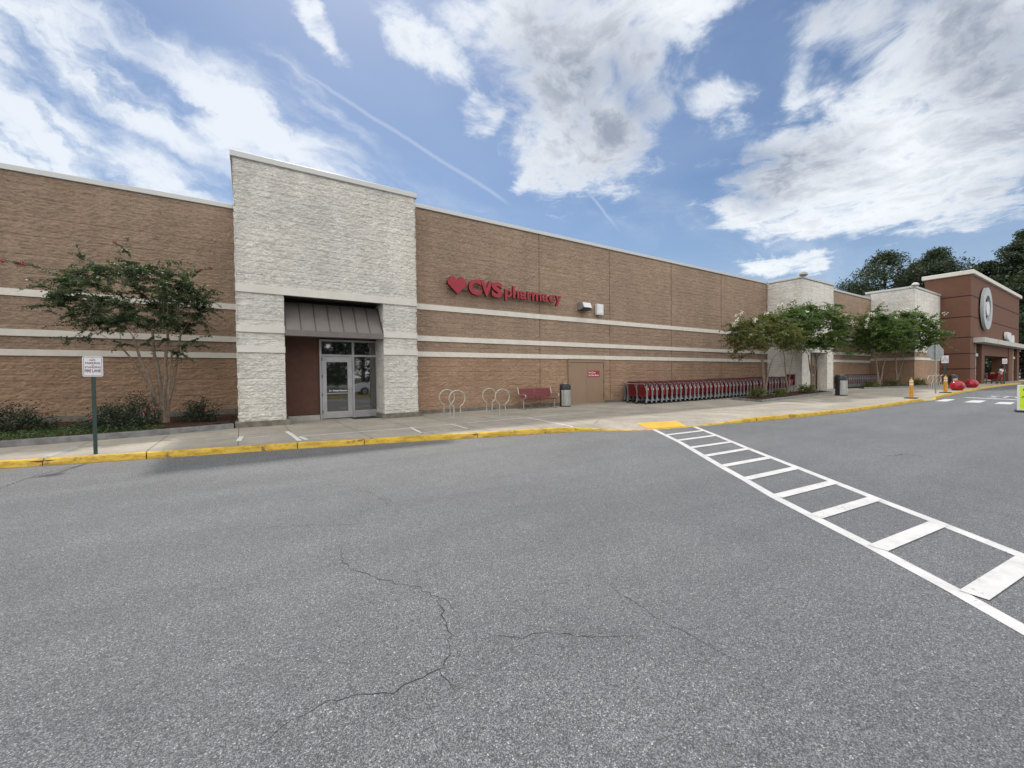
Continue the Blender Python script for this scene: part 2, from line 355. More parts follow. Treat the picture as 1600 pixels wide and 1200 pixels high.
# ------------------------------------------------------------------ mesh helpers
def G(x):                                   # the lot climbs gently towards the far end
    t = min(max((x-18)/22., 0), 1); return .2*t*t*(3-2*t)
class MB:
    def __init__(s): s.v = []; s.f = []
    def add(s, vs, fs):
        o = len(s.v); s.v += [tuple(p) for p in vs]; s.f += [tuple(i+o for i in f) for f in fs]; return s
    def box(s, x0, y0, z0, x1, y1, z1):
        return s.add([(x0, y0, z0), (x1, y0, z0), (x1, y1, z0), (x0, y1, z0), (x0, y0, z1), (x1, y0, z1), (x1, y1, z1), (x0, y1, z1)],
                     [(0, 3, 2, 1), (4, 5, 6, 7), (0, 1, 5, 4), (1, 2, 6, 5), (2, 3, 7, 6), (3, 0, 4, 7)])
    def bbox(s, x0, y0, z0, x1, y1, z1, b=.01):       # bevelled box
        vs = []
        for (x, sx) in ((x0, 1), (x1, -1)):
            for (y, sy) in ((y0, 1), (y1, -1)):
                for (z, sz) in ((z0, 1), (z1, -1)):
                    vs += [(x+b*sx, y+b*sy, z), (x+b*sx, y, z+b*sz), (x, y+b*sy, z+b*sz)]
        import bmesh
        bm = bmesh.new()
        for p in vs: bm.verts.new(p)
        bmesh.ops.convex_hull(bm, input=bm.verts)
        bm.verts.index_update()
        s.add([v.co[:] for v in bm.verts], [tuple(v.index for v in f.verts) for f in bm.faces]); bm.free(); return s
    def tube(s, pts, r, n=8, caps=True, close=False):
        pts = [Vector(p) for p in pts]; k = len(pts); rr = r if isinstance(r, (list, tuple)) else [r]*k
        vs = []; a = None
        for i, p in enumerate(pts):
            if close: t = (pts[(i+1) % k]-pts[i-1]).normalized()
            else: t = (pts[min(i+1, k-1)]-pts[max(i-1, 0)]).normalized()
            if a is None: a = t.orthogonal().normalized()
            a = (a - t*a.dot(t)); a = a.normalized() if a.length > 1e-6 else t.orthogonal().normalized()
            b = t.cross(a)
            for j in range(n):
                q = 2*math.pi*j/n; vs.append(p + (a*math.cos(q)+b*math.sin(q))*rr[i])
        fs = []
        for i in range(k if close else k-1):
            for j in range(n):
                i2 = (i+1) % k; fs.append((i*n+j, i*n+(j+1) % n, i2*n+(j+1) % n, i2*n+j))
        if caps and not close: fs += [tuple(range(n))[::-1], tuple((k-1)*n+j for j in range(n))]
        return s.add(vs, fs)
    def cyl(s, x, y, z0, z1, r, n=24, r1=None):
        return s.tube([(x, y, z0), (x, y, z1)], [r, r if r1 is None else r1], n)
    def lathe(s, prof, n=32, cx=0, cy=0, a0=0, a1=360):
        full = abs(a1-a0) >= 360; cols = n if full else n+1; vs = []
        for j in range(cols):
            a = R(a0+(a1-a0)*j/n)
            for (r, z) in prof: vs.append((cx+r*math.cos(a), cy+r*math.sin(a), z))
        k = len(prof); fs = []
        for j in range(n):
            j2 = (j+1) % cols
            for i in range(k-1): fs.append((j*k+i, j2*k+i, j2*k+i+1, j*k+i+1))
        return s.add(vs, fs)
    def prism(s, poly, axis, a, b):                    # polygon extruded along an axis
        def P3(p, t): return {'x': (t, p[0], p[1]), 'y': (p[0], t, p[1]), 'z': (p[0], p[1], t)}[axis]
        k = len(poly)
        return s.add([P3(p, a) for p in poly]+[P3(p, b) for p in poly],
                     [tuple(range(k))[::-1], tuple(range(k, 2*k))]+[(i, (i+1) % k, (i+1) % k+k, i+k) for i in range(k)])
    def build(s, name, mat, parent=None, off=(0, 0, 0), smooth=30, **kw):
        me = bpy.data.meshes.new(name)
        me.from_pydata([(x-off[0], y-off[1], z-off[2]) for x, y, z in s.v], [], s.f)
        me.validate(); me.update()
        import bmesh
        bm = bmesh.new(); bm.from_mesh(me); bmesh.ops.recalc_face_normals(bm, faces=bm.faces); bm.to_mesh(me); bm.free()
        if smooth:
            me.shade_smooth(); me.set_sharp_from_angle(angle=R(smooth))
        return link(name, me, mat, parent, **kw)
def link(name, me, mat, parent=None, loc=(0, 0, 0), **kw):
    if isinstance(mat, str): mat = MAT[mat]
    if mat and not me.materials: me.materials.append(mat)
    o = bpy.data.objects.new(name, me); C.objects.link(o); o.parent = parent; o.location = loc
    for k, v in kw.items(): o[k] = v
    return o
def npmesh(name, V, F, mat, parent=None, smooth=False, loc=(0, 0, 0), **kw):
    me = bpy.data.meshes.new(name); V = np.asarray(V, np.float32); F = np.asarray(F, np.int32); k = F.shape[1]
    me.vertices.add(len(V)); me.vertices.foreach_set('co', V.ravel())
    me.loops.add(F.size); me.loops.foreach_set('vertex_index', F.ravel())
    me.polygons.add(len(F)); me.polygons.foreach_set('loop_start', np.arange(0, F.size, k, dtype=np.int32))
    me.polygons.foreach_set('loop_total', np.full(len(F), k, np.int32))
    me.update(calc_edges=True); me.validate()
    if smooth: me.polygons.foreach_set('use_smooth', np.ones(len(F), bool))
    return link(name, me, mat, parent, loc, **kw)
def thing(name, label, cat, loc=(0, 0, 0), rz=0, group=None):
    o = bpy.data.objects.new(name, None); C.objects.link(o); o.location = loc; o.rotation_euler = (0, 0, rz)
    o.empty_display_size = .2
    o['label'] = label; o['category'] = cat
    if group: o['group'] = group
    return o
def struct(o): o['kind'] = 'structure'; return o
def dup(root, loc, rz=0, label=None):
    def cp(o, par):
        c = o.copy(); C.objects.link(c); c.parent = par
        for ch in list(o.children): cp(ch, c)
        return c
    r = cp(root, None); r.location = loc; r.rotation_euler = (0, 0, rz)
    if label: r['label'] = label
    return r
def textmesh(txt, size=1., ext=.0, bold=0., shear=0., sx=1.):
    cu = bpy.data.curves.new('t', 'FONT'); cu.body = txt; cu.size = size; cu.extrude = ext; cu.offset = bold; cu.shear = shear
    cu.resolution_u = 3
    ob = bpy.data.objects.new('t', cu); C.objects.link(ob)
    dg = bpy.context.evaluated_depsgraph_get(); dg.update()
    me = bpy.data.meshes.new_from_object(ob.evaluated_get(dg)); bpy.data.objects.remove(ob)
    if sx != 1.:
        for v in me.vertices: v.co.x *= sx
    return me
def textobj(name, txt, mat, parent, fit, y, ext=.001, bold=0., centre=True):
    """lettering on a vertical face looking to -Y, fitted into x0,z0,x1,z1 (local)"""
    me = textmesh(txt, 1., 0., bold)
    xs = [v.co.x for v in me.vertices]; ys = [v.co.y for v in me.vertices]
    x0, z0, x1, z1 = fit; sx = (x1-x0)/(max(xs)-min(xs)); sy = (z1-z0)/(max(ys)-min(ys)); mx, my = min(xs), min(ys)
    for v in me.vertices: v.co = ((v.co.x-mx)*sx+x0, y-v.co.z, (v.co.y-my)*sy+z0)
    me.update(); return link(name, me, mat, parent)

# ------------------------------------------------------------------ numpy noise for relief
def lattice(u, v, seed):
    iu = np.floor(u).astype(np.int64); iv = np.floor(v).astype(np.int64); fu = u-iu; fv = v-iv
    fu = fu*fu*(3-2*fu); fv = fv*fv*(3-2*fv)
    def h(a, b):
        x = (a*374761393+b*668265263+seed*982451653) & 0xffffffff
        x = ((x ^ (x >> 13))*1274126177) & 0xffffffff; x = x ^ (x >> 16); return (x & 0xffff)/65535.
    return (h(iu, iv)*(1-fu)+h(iu+1, iv)*fu)*(1-fv)+(h(iu, iv+1)*(1-fu)+h(iu+1, iv+1)*fu)*fv
def relief(h, z, seed):
    w = lattice(h*2.3, z*2.3, seed+9)-.5
    a = lattice(h*7+w*2+z*2, z*11+w*3, seed); b = lattice(h*15-z*3, z*21, seed+1); c = lattice(h*29, z*38, seed+2)
    row = np.floor(z/.2); blk = lattice(np.floor(h/.4+(row % 2)*.5)+.0, row, seed+5)
    zf = np.abs((z/.2) % 1-.5)*2; hf = np.abs((h/.4+(row % 2)*.5) % 1-.5)*2
    edge = np.clip((1-zf)/.16, 0, 1)*.36+.64; edge *= np.clip((1-hf)/.10, 0, 1)*.15+.85
    ch = np.abs(lattice(h*9+w*3+z*3, z*14+w*4, seed+11)-.5)*2; ch2 = np.abs(lattice(h*17-z*5, z*27, seed+12)-.5)*2
    return (.014*a+.020*ch+.011*b+.018*ch2+.009*c+.007*blk)*edge-.046
def blockwall(name, mat, h0, h1, z0, z1, plane, axis='x', step=.04, parent=None, off=(0, 0, 0), holes=(), seed=1, sgn=-1):
    nh = max(2, int((h1-h0)/step)+1); nz = max(2, int((z1-z0)/(step*.8))+1)
    hh, zz_ = np.meshgrid(np.linspace(h0, h1, nh), np.linspace(z0, z1, nz)); r = relief(hh, zz_, seed)
    # ragged arrises at the two ends
    e = np.minimum(hh-h0, h1-hh); r2 = r.copy(); r2[e < step*.5] -= .012
    hx = hh.copy(); hx[:, 0] += (lattice(zz_[:, 0]*11, zz_[:, 0]*0, seed+3)-.5)*.03; hx[:, -1] += (lattice(zz_[:, -1]*11, zz_[:, -1]*0, seed+4)-.5)*.03
    p = plane+sgn*r2
    V = np.stack([hx, p, zz_] if axis == 'x' else [p, hx, zz_], -1).reshape(-1, 3)-np.array(off)
    idx = np.arange(nh*nz).reshape(nz, nh)
    F = np.stack([idx[:-1, :-1], idx[:-1, 1:], idx[1:, 1:], idx[1:, :-1]], -1).reshape(-1, 4)
    if holes:
        ch = (hh[:-1, :-1]+hh[1:, 1:]).ravel()/2; cz = (zz_[:-1, :-1]+zz_[1:, 1:]).ravel()/2; keep = np.ones(len(F), bool)
        for (a, b, c, e_) in holes: keep &= ~((ch > a) & (ch < b) & (cz > c) & (cz < e_))
        F = F[keep]
    return npmesh(name, V, F, mat, parent, True)
# ------------------------------------------------------------------ ground, road, kerb, pavement
def sheet(name, mat, xs, ys, zf):
    V = [(x, y, zf(x)) for y in ys for x in xs]; n = len(xs)
    F = [(j*n+i, j*n+i+1, (j+1)*n+i+1, (j+1)*n+i) for j in range(len(ys)-1) for i in range(n-1)]
    return struct(npmesh(name, V, F, mat, smooth=True))
sheet('ground', 'far_ground', [-1500, -300, 18, 22, 26, 30, 34, 40, 300, 1500], [-1500, 0, 1500], lambda x: G(x)-.05)
sheet('road', 'asphalt', [-60, -20, 0, 18]+list(range(20, 42, 2))+[60, 90, 150], [-60, -10, 0, 10, 20], G)

KERB = [(-14, 13.85), (-8, 12.45), (-3.8, 11.46), (-1.7, 11.02), (.98, 10.52), (2.37, 10.16), (3.7, 9.88), (5.1, 9.5), (7.0, 9.08), (7.95, 8.82), (8.6, 8.5), (9.2, 8.12), (9.8, 7.82),
        (10.9, 7.6), (11.9, 7.5), (12.97, 7.32), (14.83, 7.05), (17, 6.82), (18.9, 6.68), (21.5, 6.52), (25.2, 6.42), (28.4, 6.34), (29.0, 6.28), (29.8, 6.18), (30.6, 6.2), (31.3, 6.28),
        (34, 6.42), (41, 6.72), (49, 7.18), (59.5, 7.45), (69, 7.4), (85, 7.3), (110, 7.3)]
KH = [(-14, .13), (7.6, .13), (8.8, .03), (9.6, .012), (12.0, .012), (13.2, .07), (14.2, .13), (28.6, .13), (29.1, .02), (30.6, .02), (31.3, .13), (110, .13)]
def kx(x):
    return float(np.interp(x, [p[0] for p in KERB], [p[1] for p in KERB]))
def kh(x): return float(np.interp(x, [p[0] for p in KH], [p[1] for p in KH]))
xs = list(np.arange(-14, 9, .25))+list(np.arange(9, 16, .2))+list(np.arange(16, 28, .5))+list(np.arange(28, 32, .2))+list(np.arange(32, 60, 1.))+[60, 70, 85, 110]
ds = [0, .15, .5, 1., 1.6, 2.4, 3.6, 5, 7, 9, 13.9]
V = []; F = []
for x in xs:
    for q in ds:
        y = kx(x)+.13+q; hh = min(.13, kh(x)+.085*max(0, q)) if kh(x) < .129 else .13
        V.append((x, y, hh+G(x)))
k = len(ds)
for i in range(len(xs)-1):
    for j in range(k-1): F.append((i*k+j, (i+1)*k+j, (i+1)*k+j+1, i*k+j+1))
struct(npmesh('pavement', V, F, 'concrete', smooth=True))
def zw(x, y):
    q = y-kx(x)-.13
    return G(x)+(min(.13, kh(x)+.085*max(0, q)) if kh(x) < .129 else .13)
# kerb stones in lengths with open joints; chipped at two joints
cuts = [-14, -9.4, -6.3, -3.26, -1.72, .96, 2.35, 5.05, 7.85, 10.3, 13.0, 16.1, 19.2, 22.3, 25.4, 28.7, 31.0, 34, 37, 40, 43, 46, 49, 52, 55, 58, 61, 64, 67, 70, 80, 95, 109.9]
kb = MB(); kt = MB()
chips = {-3.26: .30, 5.05: .22, 7.85: .10, 19.2: .12}
for a, b in zip(cuts[:-1], cuts[1:]):
    gx = .010
    pts = sorted(set([a+gx, a+gx+.05, a+gx+.14, a+gx+.3, b-gx, b-gx-.05, b-gx-.14, b-gx-.3]+[x for x in np.arange(a, b, .25) if a+.35 < x < b-.35]))
    rows = []
    for x in pts:
        h = kh(x)+G(x); y = kx(x); e = 0
        for c, w in chips.items():
            dd = abs(x-c)
            if dd < w: e = max(e, (1-dd/w))
        wob = .006*math.sin(x*3.1)+.004*math.sin(x*7.7+1)+random.uniform(-.003, .003); h += random.uniform(-.003, .003)
        y += wob; c1 = .018+.03*e+random.uniform(-.004, .006)+(.03*random.random() if e > .2 else 0); c2 = .02*e*random.random()
        hh = max(kh(x), .008)
        c1 = min(c1, hh*.9)
        rows.append([(x, y-.004+.3*c2, G(x)-.03), (x, y+.3*c2, G(x)+.0), (x, y+.012+.5*c2, h-c1), (x, y+.012+c1, h-.5*c2), (x, y+.135, h+.001)])
    o = len(kb.v)
    for r_ in rows: kb.v += r_
    n = len(rows)
    for i in range(n-1):
        for j in range(4): kb.f.append((o+i*5+j, o+(i+1)*5+j, o+(i+1)*5+j+1, o+i*5+j+1))
    kb.f.append(tuple(o+j for j in range(5))); kb.f.append(tuple(o+(n-1)*5+j for j in range(5))[::-1])
struct(kb.build('kerb', 'kerb_yellow', smooth=50))
core = MB()
for a, b in zip(xs[:-1], xs[1:]):
    if kh(a) > .05 and kh(b) > .05:
        core.add([(a, kx(a)+.03, G(a)-.02), (b, kx(b)+.03, G(b)-.02), (b, kx(b)+.03, G(b)+kh(b)-.03), (a, kx(a)+.03, G(a)+kh(a)-.03)], [(0, 1, 2, 3)])
struct(core.build('kerb_bedding', 'joint_dark', smooth=0))

def ribbon(mb, pts, w, zf, lift, jit=0., seg=.25):
    P_ = []
    for (a, b) in zip(pts[:-1], pts[1:]):
        n = max(1, int(math.hypot(b[0]-a[0], b[1]-a[1])/seg))
        for i in range(n): t = i/n; P_.append((a[0]+(b[0]-a[0])*t, a[1]+(b[1]-a[1])*t))
    P_.append(pts[-1])
    if jit: P_ = [P_[0]]+[(x+random.gauss(0, jit), y+random.gauss(0, jit)) for x, y in P_[1:-1]]+[P_[-1]]
    vs = []; k = len(P_)
    for i, p in enumerate(P_):
        a = P_[max(i-1, 0)]; b = P_[min(i+1, k-1)]; dx_, dy_ = b[0]-a[0], b[1]-a[1]; L = math.hypot(dx_, dy_) or 1
        ww = (w(i/(k-1)) if callable(w) else w)*.5
        for s_ in (-1, 1):
            x = p[0]-dy_/L*ww*s_; y = p[1]+dx_/L*ww*s_; vs.append((x, y, zf(x, y)+lift))
    mb.add(vs, [(2*i, 2*i+1, 2*i+3, 2*i+2) for i in range(k-1)])
zr = lambda x, y: G(x)
# crosswalk ladder
LFT = [(10.05, 8.0), (8.52, 5.98), (6.86, 4.02), (6.26, 3.28), (5.72, 2.65), (5.26, 2.03), (4.80, 1.40), (4.30, .76), (3.95, .36), (3.2, -.55), (1.5, -2.6), (-1.5, -6.2)]
RGT = [(11.40, 7.52), (10.22, 6.11), (9.06, 4.77), (8.35, 3.92), (7.80, 3.24), (7.20, 2.52), (6.64, 1.86), (6.12, 1.22), (5.59, .59), (4.8, -.4), (3.1, -2.5), (.1, -6.1)]
mk = MB(); ribbon(mk, LFT, .12, zr, .004); ribbon(mk, RGT, .12, zr, .004)
for a, b in [((9.21, 6.92), (10.86, 6.84)), ((8.63, 6.19), (10.22, 6.12)), ((8.02, 5.42), (9.55, 5.32)), ((7.44, 4.71), (8.95, 4.63)), ((6.85, 4.02), (8.38, 3.91)), ((6.30, 3.33), (7.80, 3.23)),
             ((5.70, 2.63), (7.20, 2.50)), ((5.24, 2.02), (6.68, 1.88)), ((4.74, 1.34), (6.10, 1.20)), ((4.28, .68), (5.56, .55)), ((3.7, .02), (5.05, -.1)), ((3.15, -.65), (4.5, -.76))]:
    dx_, dy_ = b[0]-a[0], b[1]-a[1]
    ribbon(mk, [(a[0]+dx_*.03, a[1]+dy_*.03), (a[0]+dx_*.97, a[1]+dy_*.97)], .15, zr, .008)
# bars and stop line at the far crossing
for (x0, y0, x1, y1) in [(29.05, 5.52, 31.1, 5.95), (28.9, 4.4, 30.75, 4.92), (28.55, 3.42, 30.0, 3.92), (28.3, 2.5, 29.8, 2.95), (28.1, 1.6, 29.5, 2.0), (27.9, .6, 29.3, 1.0)]:
    mk.add([(x0, y0, G(x0)+.004), (x1, y0+.05, G(x1)+.004), (x1, y1, G(x1)+.004), (x0+.05, y1, G(x0)+.004)], [(0, 1, 2, 3)])
ribbon(mk, [(33.1, 5.55), (32.2, 3.7), (31.3, .5)], .35, zr, .004)
struct(mk.build('road_marking', 'line_white', smooth=0))
stp = textmesh('STOP', 1.)
xs_ = [v.co.x for v in stp.vertices]
for v in stp.vertices:
    u = (v.co.x-min(xs_))/(max(xs_)-min(xs_)); w = v.co.y
    x = 33.7+2.4*w; y = 4.9-2.0*u; v.co = (x, y, G(x)+.005)
struct(link('road_lettering', stp, 'line_white'))
# painted lines on the pavement
pk = MB()
for pts, w in [([(1.11, 11.70), (4.67, 11.55), (5.5, 11.74)], .06), ([(5.85, 11.72), (8.17, 11.89), (10.67, 12.04), (11.6, 12.0)], .06),
               ([(8.26, 11.81), (7.87, 8.98)], .07), ([(.93, 13.0), (1.0, 11.9), (1.04, 10.85)], .10), ([(1.12, 11.6), (1.2, 10.95)], .10), ([(-.12, 12.6), (-.17, 11.7)], .11),
               ([(-.1, 12.2), (.5, 12.25)], .05), ([(3.3, 12.75), (3.9, 12.78)], .05)]: ribbon(pk, pts, w, zw, .004)
for pts, w in [([(4.0, 11.70), (3.84, 10.32)], .08), ([(3.8, 10.34), (5.25, 10.36)], .06), ([(5.2, 10.34), (5.3, 11.72)], .07)]: ribbon(pk, pts, w, zw, .008)
struct(pk.build('pavement_marking', 'walk_white', smooth=0))
jt = MB()
for pts in [[(-7.2, 12.8), (-7.0, 12.45)], [(-3.15, 13.95), (-3.25, 11.55)], [(-1.75, 14.3), (-1.75, 11.15)], [(-.2, 14.8), (-.17, 10.85)], [(1.0, 14.8), (1.0, 10.62)], [(2.55, 15.6), (2.55, 10.24)],
            [(4.0, 14.7), (4.05, 9.95)], [(5.55, 14.8), (5.5, 9.55)], [(7.1, 15.6), (7.1, 9.2)], [(8.7, 15.6), (8.7, 8.6)], [(10.25, 15.6), (10.2, 12.3), (10.1, 9.4)], [(11.8, 15.6), (11.9, 12.1), (12.4, 9.4), (12.8, 7.7)],
            [(13.4, 15.6), (13.4, 10.2)], [(15.0, 15.6), (15.0, 7.25)], [(16.6, 13.2), (16.6, 7.1)], [(18.6, 13.2), (18.6, 6.9)], [(20.6, 13.2), (20.6, 6.75)], [(23.5, 10.6), (23.5, 6.7)], [(26.5, 11), (26.5, 6.6)], [(33.5, 13), (33.5, 6.7)], [(36.5, 13), (36.5, 6.9)],
            [(-3.2, 12.9), (5.5, 12.95)], [(5.5, 13.0), (23, 13.0)], [(5.5, 10.75), (13, 10.6), (30, 9.9)], [(12.2, 10.7), (15.2, 9.4), (20, 9.2)], [(10.0, 9.9), (12.9, 8.2)], [(9.0, 9.3), (9.9, 9.95), (11.6, 9.7)]]:
    ribbon(jt, pts, .013, zw, .0025, 0, .5)
struct(jt.build('pavement_joint', 'joint_dark', smooth=0))
ptc = MB(); ribbon(ptc, [(-3.2, 13.0), (-3.24, 12.1), (-3.3, 11.62)], .16, zw, .003)
struct(ptc.build('pavement_patch', 'patch_grey', smooth=0))
tm = MB()
ty = lambda x, y: zw(x, y)+.006
q4 = [(9.85, 7.98), (11.25, 7.66), (11.75, 8.42), (10.2, 8.72)]
tm.add([(x, y, ty(x, y)) for x, y in q4], [(0, 1, 2, 3)])
for i in range(26):
    for j in range(11):
        u, v = (i+.5)/26, (j+.5)/11
        a = Vector(q4[0]).lerp(Vector(q4[1]), u); b = Vector(q4[3]).lerp(Vector(q4[2]), u); p = a.lerp(b, v); z0 = ty(p.x, p.y)
        tm.add([(p.x-.013, p.y-.013, z0), (p.x+.013, p.y-.013, z0), (p.x+.013, p.y+.013, z0), (p.x-.013, p.y+.013, z0), (p.x, p.y, z0+.006)], [(0, 1, 4), (1, 2, 4), (2, 3, 4), (3, 0, 4)])
struct(tm.build('tactile_paving', 'mat_yellow', smooth=0))
# cracks in the asphalt
ck = MB()
A = [(.76, 4.27), (.69, 3.94), (.70, 3.64), (.82, 3.39), (.94, 3.19), (1.09, 2.99), (1.14, 2.81), (1.08, 2.56), (1.05, 2.39), (1.02, 2.28), (.96, 2.17), (.86, 2.10), (.72, 2.09), (.60, 2.08), (.49, 2.13), (.38, 2.19), (.29, 2.18), (.15, 2.17), (.02, 2.1)]
for pts, w, j in [(A, .0075, .012), ([(1.02, 2.28), (1.16, 2.22), (1.29, 2.15), (1.40, 2.06), (1.50, 2.05), (1.61, 1.96), (1.75, 1.84), (1.96, 1.72), (2.02, 1.64)], .005, .008),
                  ([(.86, 2.10), (.86, 2.0), (.86, 1.91), (.83, 1.85)], .004, .008), ([(2.29, 2.25), (2.27, 2.12), (2.26, 1.95), (2.23, 1.77), (2.24, 1.63), (2.27, 1.49), (2.26, 1.38), (2.26, 1.2)], .005, .008),
                  ([(1.3, 6.2), (1.43, 5.87), (1.44, 5.62), (1.53, 5.33), (1.39, 5.08)], .009, .02), ([(.0, 5.15), (.30, 5.09), (.55, 4.96), (.87, 4.72), (1.14, 4.70)], .007, .02), ([(1.14, 2.81), (1.2, 2.7), (1.17, 2.58)], .004, .01),
                  ([(2.3, 3.3), (2.46, 3.07), (2.5, 3.0), (2.44, 2.82)], .004, .01), ([(10.2, 2.8), (10.35, 2.68), (10.75, 2.55), (10.61, 2.34), (10.5, 2.2)], .03, .02), ([(-3.15, 9.2), (-3.01, 10.3), (-2.79, 10.81), (-2.4, 11.1)], .02, .01)]:
    ribbon(ck, pts, lambda t, w=w: w*(.25+.85*random.random())*min(1, 4*min(t, 1-t)+.25), zr, .002, j, .045)
struct(ck.build('road_crack', 'crack_dark', smooth=0))
# leaf and grit litter along the gutter
lt = MB()
for i in range(160):
    x = random.choice([random.uniform(-4, 9), random.uniform(13, 28)]); y = kx(x)-abs(random.gauss(0, .07))-.01; r = random.uniform(.006, .022); z = G(x)+.003; a = random.random()*6
    lt.add([(x+r*math.cos(a+t), y+r*math.sin(a+t), z+random.random()*.008) for t in (0, 1.3, 3.1, 4.4)], [(0, 1, 2, 3)])
o = lt.build('litter', 'patch_grey', smooth=0); o['kind'] = 'stuff'; o['label'] = 'pale leaf and grit litter along the yellow kerb'; o['category'] = 'litter'

# ------------------------------------------------------------------ the long tan store
sx, sy = 18., 19.5
store = thing('store_building', 'long tan split-face block store with three pale stripes and a pale grey entrance tower', 'building', (sx, sy, .13))
OFF = (sx, sy, .13)
def bw(*a, **k): return blockwall(*a, parent=store, off=OFF, **k)
def part(mb, name, mat, **k): return mb.build(name, mat, store, OFF, **k)
TZ = [(4.28, 4.5), (3.03, 3.24), (2.41, 2.61)]
# masses behind the faces
mb = MB(); mb.box(-16, 19.36, -.2, -.15, 40, 8.2); mb.box(-.15, 17.4, -.2, 5.36, 40, 8.2); mb.box(5.36, 15.82, -.2, 33.07, 40, 8.2)
mb.box(37.3, 14.26, -.2, 48.67, 40, 8.2); mb.box(48.67, 11.26, -.2, 56.45, 40, 8.75)
mb.box(-.14, 15.0, -.2, 1.08-.06, 17.4, 8.2); mb.box(4.17+.06, 15.0, -.2, 5.36, 17.4, 8.2); mb.box(1.02, 15.0, 4.45, 4.23, 17.4, 8.2)
mb.box(33.07, 13.5, -.2, 34.3, 40, 8.2); mb.box(37.24, 13.5, -.2, 38.2, 40, 8.2); mb.box(34.3, 13.5, 3.1, 37.16, 40, 8.2); mb.box(34.3, 14.22, -.2, 37.3, 40, 3.1)
part(mb, 'wall_core', 'roof_grey', smooth=0)
bw('wall', 'tan_block', -12, -.2, .13, 8.16, 19.3, step=.034, seed=3)
bw('tower_wall', 'white_block', -.21, 5.43, .13, 8.24, 14.93, step=.024, holes=[(1.07, 4.18, -1, 4.28)], seed=5)
bw('tower_wall', 'white_block', 14.93, 19.3, .13, 8.24, -.21, axis='y', step=.07, seed=6)
bw('tower_wall', 'white_block', 14.93, 15.75, .13, 8.24, 5.43, axis='y', step=.06, seed=6, sgn=1)
bw('wall', 'tan_block', 5.43, 33.0, .13, 8.24, 15.75, step=.032, holes=[(13.47, 15.93, -1, 2.4)], seed=8)
bw('tower_wall', 'white_block', 13.43, 15.75, .13, 8.24, 33.0, axis='y', step=.06, seed=9)
bw('tower_wall', 'white_block', 33.0, 38.3, .2, 8.24, 13.43, step=.06, holes=[(34.3, 37.15, -1, 3.1)], seed=10)
bw('tower_wall', 'white_block', 13.43, 14.2, .2, 8.24, 38.3, axis='y', step=.1, seed=11, sgn=1)
bw('wall', 'tan_block', 38.3, 48.6, .2, 8.24, 14.2, step=.08, seed=12)
bw('tower_wall', 'white_block', 11.2, 14.2, 3.3, 8.8, 48.6, axis='y', step=.1, seed=13)
bw('tower_wall', 'white_block', 48.6, 56.5, 3.3, 8.8, 11.2, step=.1, seed=14)
bw('wall', 'tan_block', 11.2, 14.2, .2, 3.3, 48.6, axis='y', step=.1, seed=15)
bw('wall', 'tan_block', 48.6, 56.5, .2, 3.3, 11.2, step=.1, seed=16)
for h0, h1, pl, zz0 in [(-16, -.2, 19.3, 0), (5.43, 33, 15.75, 0), (38.3, 48.6, 14.2, .04)]:
    for a, b in TZ:
        m_ = MB(); m_.box(h0+.002, pl-.034, a+zz0, h1-.002, pl+.05, b+zz0); part(m_, 'trim_band', 'trim_stone', smooth=0)
for a, b in ((3.3, 3.52), (2.62, 2.84)):
    m_ = MB(); m_.box(48.57, 11.17, a, 56.5, 11.25, b); part(m_, 'trim_band', 'trim_stone', smooth=0)
    m_ = MB(); m_.box(48.57, 11.25, a, 48.65, 14.2, b); part(m_, 'trim_band', 'trim_stone', smooth=0)
# smooth courses on the tower piers (same pale colour, dressed face)
for a, b in TZ:
    if a > 4:
        m_ = MB(); m_.box(-.2, 14.896, a-.04, 5.42, 15.0, b-.02); part(m_, 'lintel_course', 'trim_tower', smooth=0)
    else:
        for q0, q1 in ((-.2, 1.075), (4.175, 5.42)):
            m_ = MB(); m_.box(q0, 14.897, a, q1, 15.0, b); part(m_, 'dressed_course', 'trim_tower', smooth=0)
# copings
def coping(h0, h1, pl, z, axis='x', t=.18, name='coping'):
    m_ = MB(); e = .05
    if axis == 'x': m_.bbox(h0, pl-e, z-t, h1, pl+.35, z, .012)
    else: m_.bbox(pl-e, h0, z-t, pl+.3, h1, z, .012)
    part(m_, name, 'coping_metal', smooth=0)
coping(-16, -.28, 19.3, 8.33); coping(-.27, 5.49, 14.93, 8.42); coping(5.5, 33, 15.75, 8.42, t=.16); coping(13.76, 15.69, 33.0, 8.42, 'y', t=.15); coping(32.95, 38.35, 13.43, 8.42, t=.15)
coping(38.36, 48.55, 14.2, 8.42, t=.16); coping(11.5, 14.6, 48.6, 9.0, 'y'); coping(48.55, 56.5, 11.2, 9.0)
coping(15.3, 19.24, -.21, 8.42, 'y')
# plinths
m_ = MB(); m_.bbox(-.29, 14.84, .1, 1.19, 15.6, .30, .012); part(m_, 'plinth', 'plinth_stone', smooth=0)
m_ = MB(); m_.bbox(4.08, 14.84, .1, 5.54, 15.74, .30, .012); part(m_, 'plinth', 'plinth_stone', smooth=0)
for a, b in ((5.56, 13.41), (15.99, 32.97)):
    m_ = MB(); m_.box(a, 15.66, .1, b, 15.8, .27); part(m_, 'plinth', 'plinth_stone', smooth=0)
m_ = MB(); m_.box(-16, 19.2, .1, -.3, 19.35, .45); part(m_, 'plinth', 'plinth_stone', smooth=0)
# control joints on the long wall
for x in (11.74, 16.40, 21.6, 26.9):
    m_ = MB()
    if x < 5: m_.box(x-.004, 14.895, 4.5, x+.004, 14.95, 8.24)
    else: m_.box(x-.004, 15.735, .27, x+.004, 15.77, 8.26)
    part(m_, 'control_joint', 'joint_tan', smooth=0)
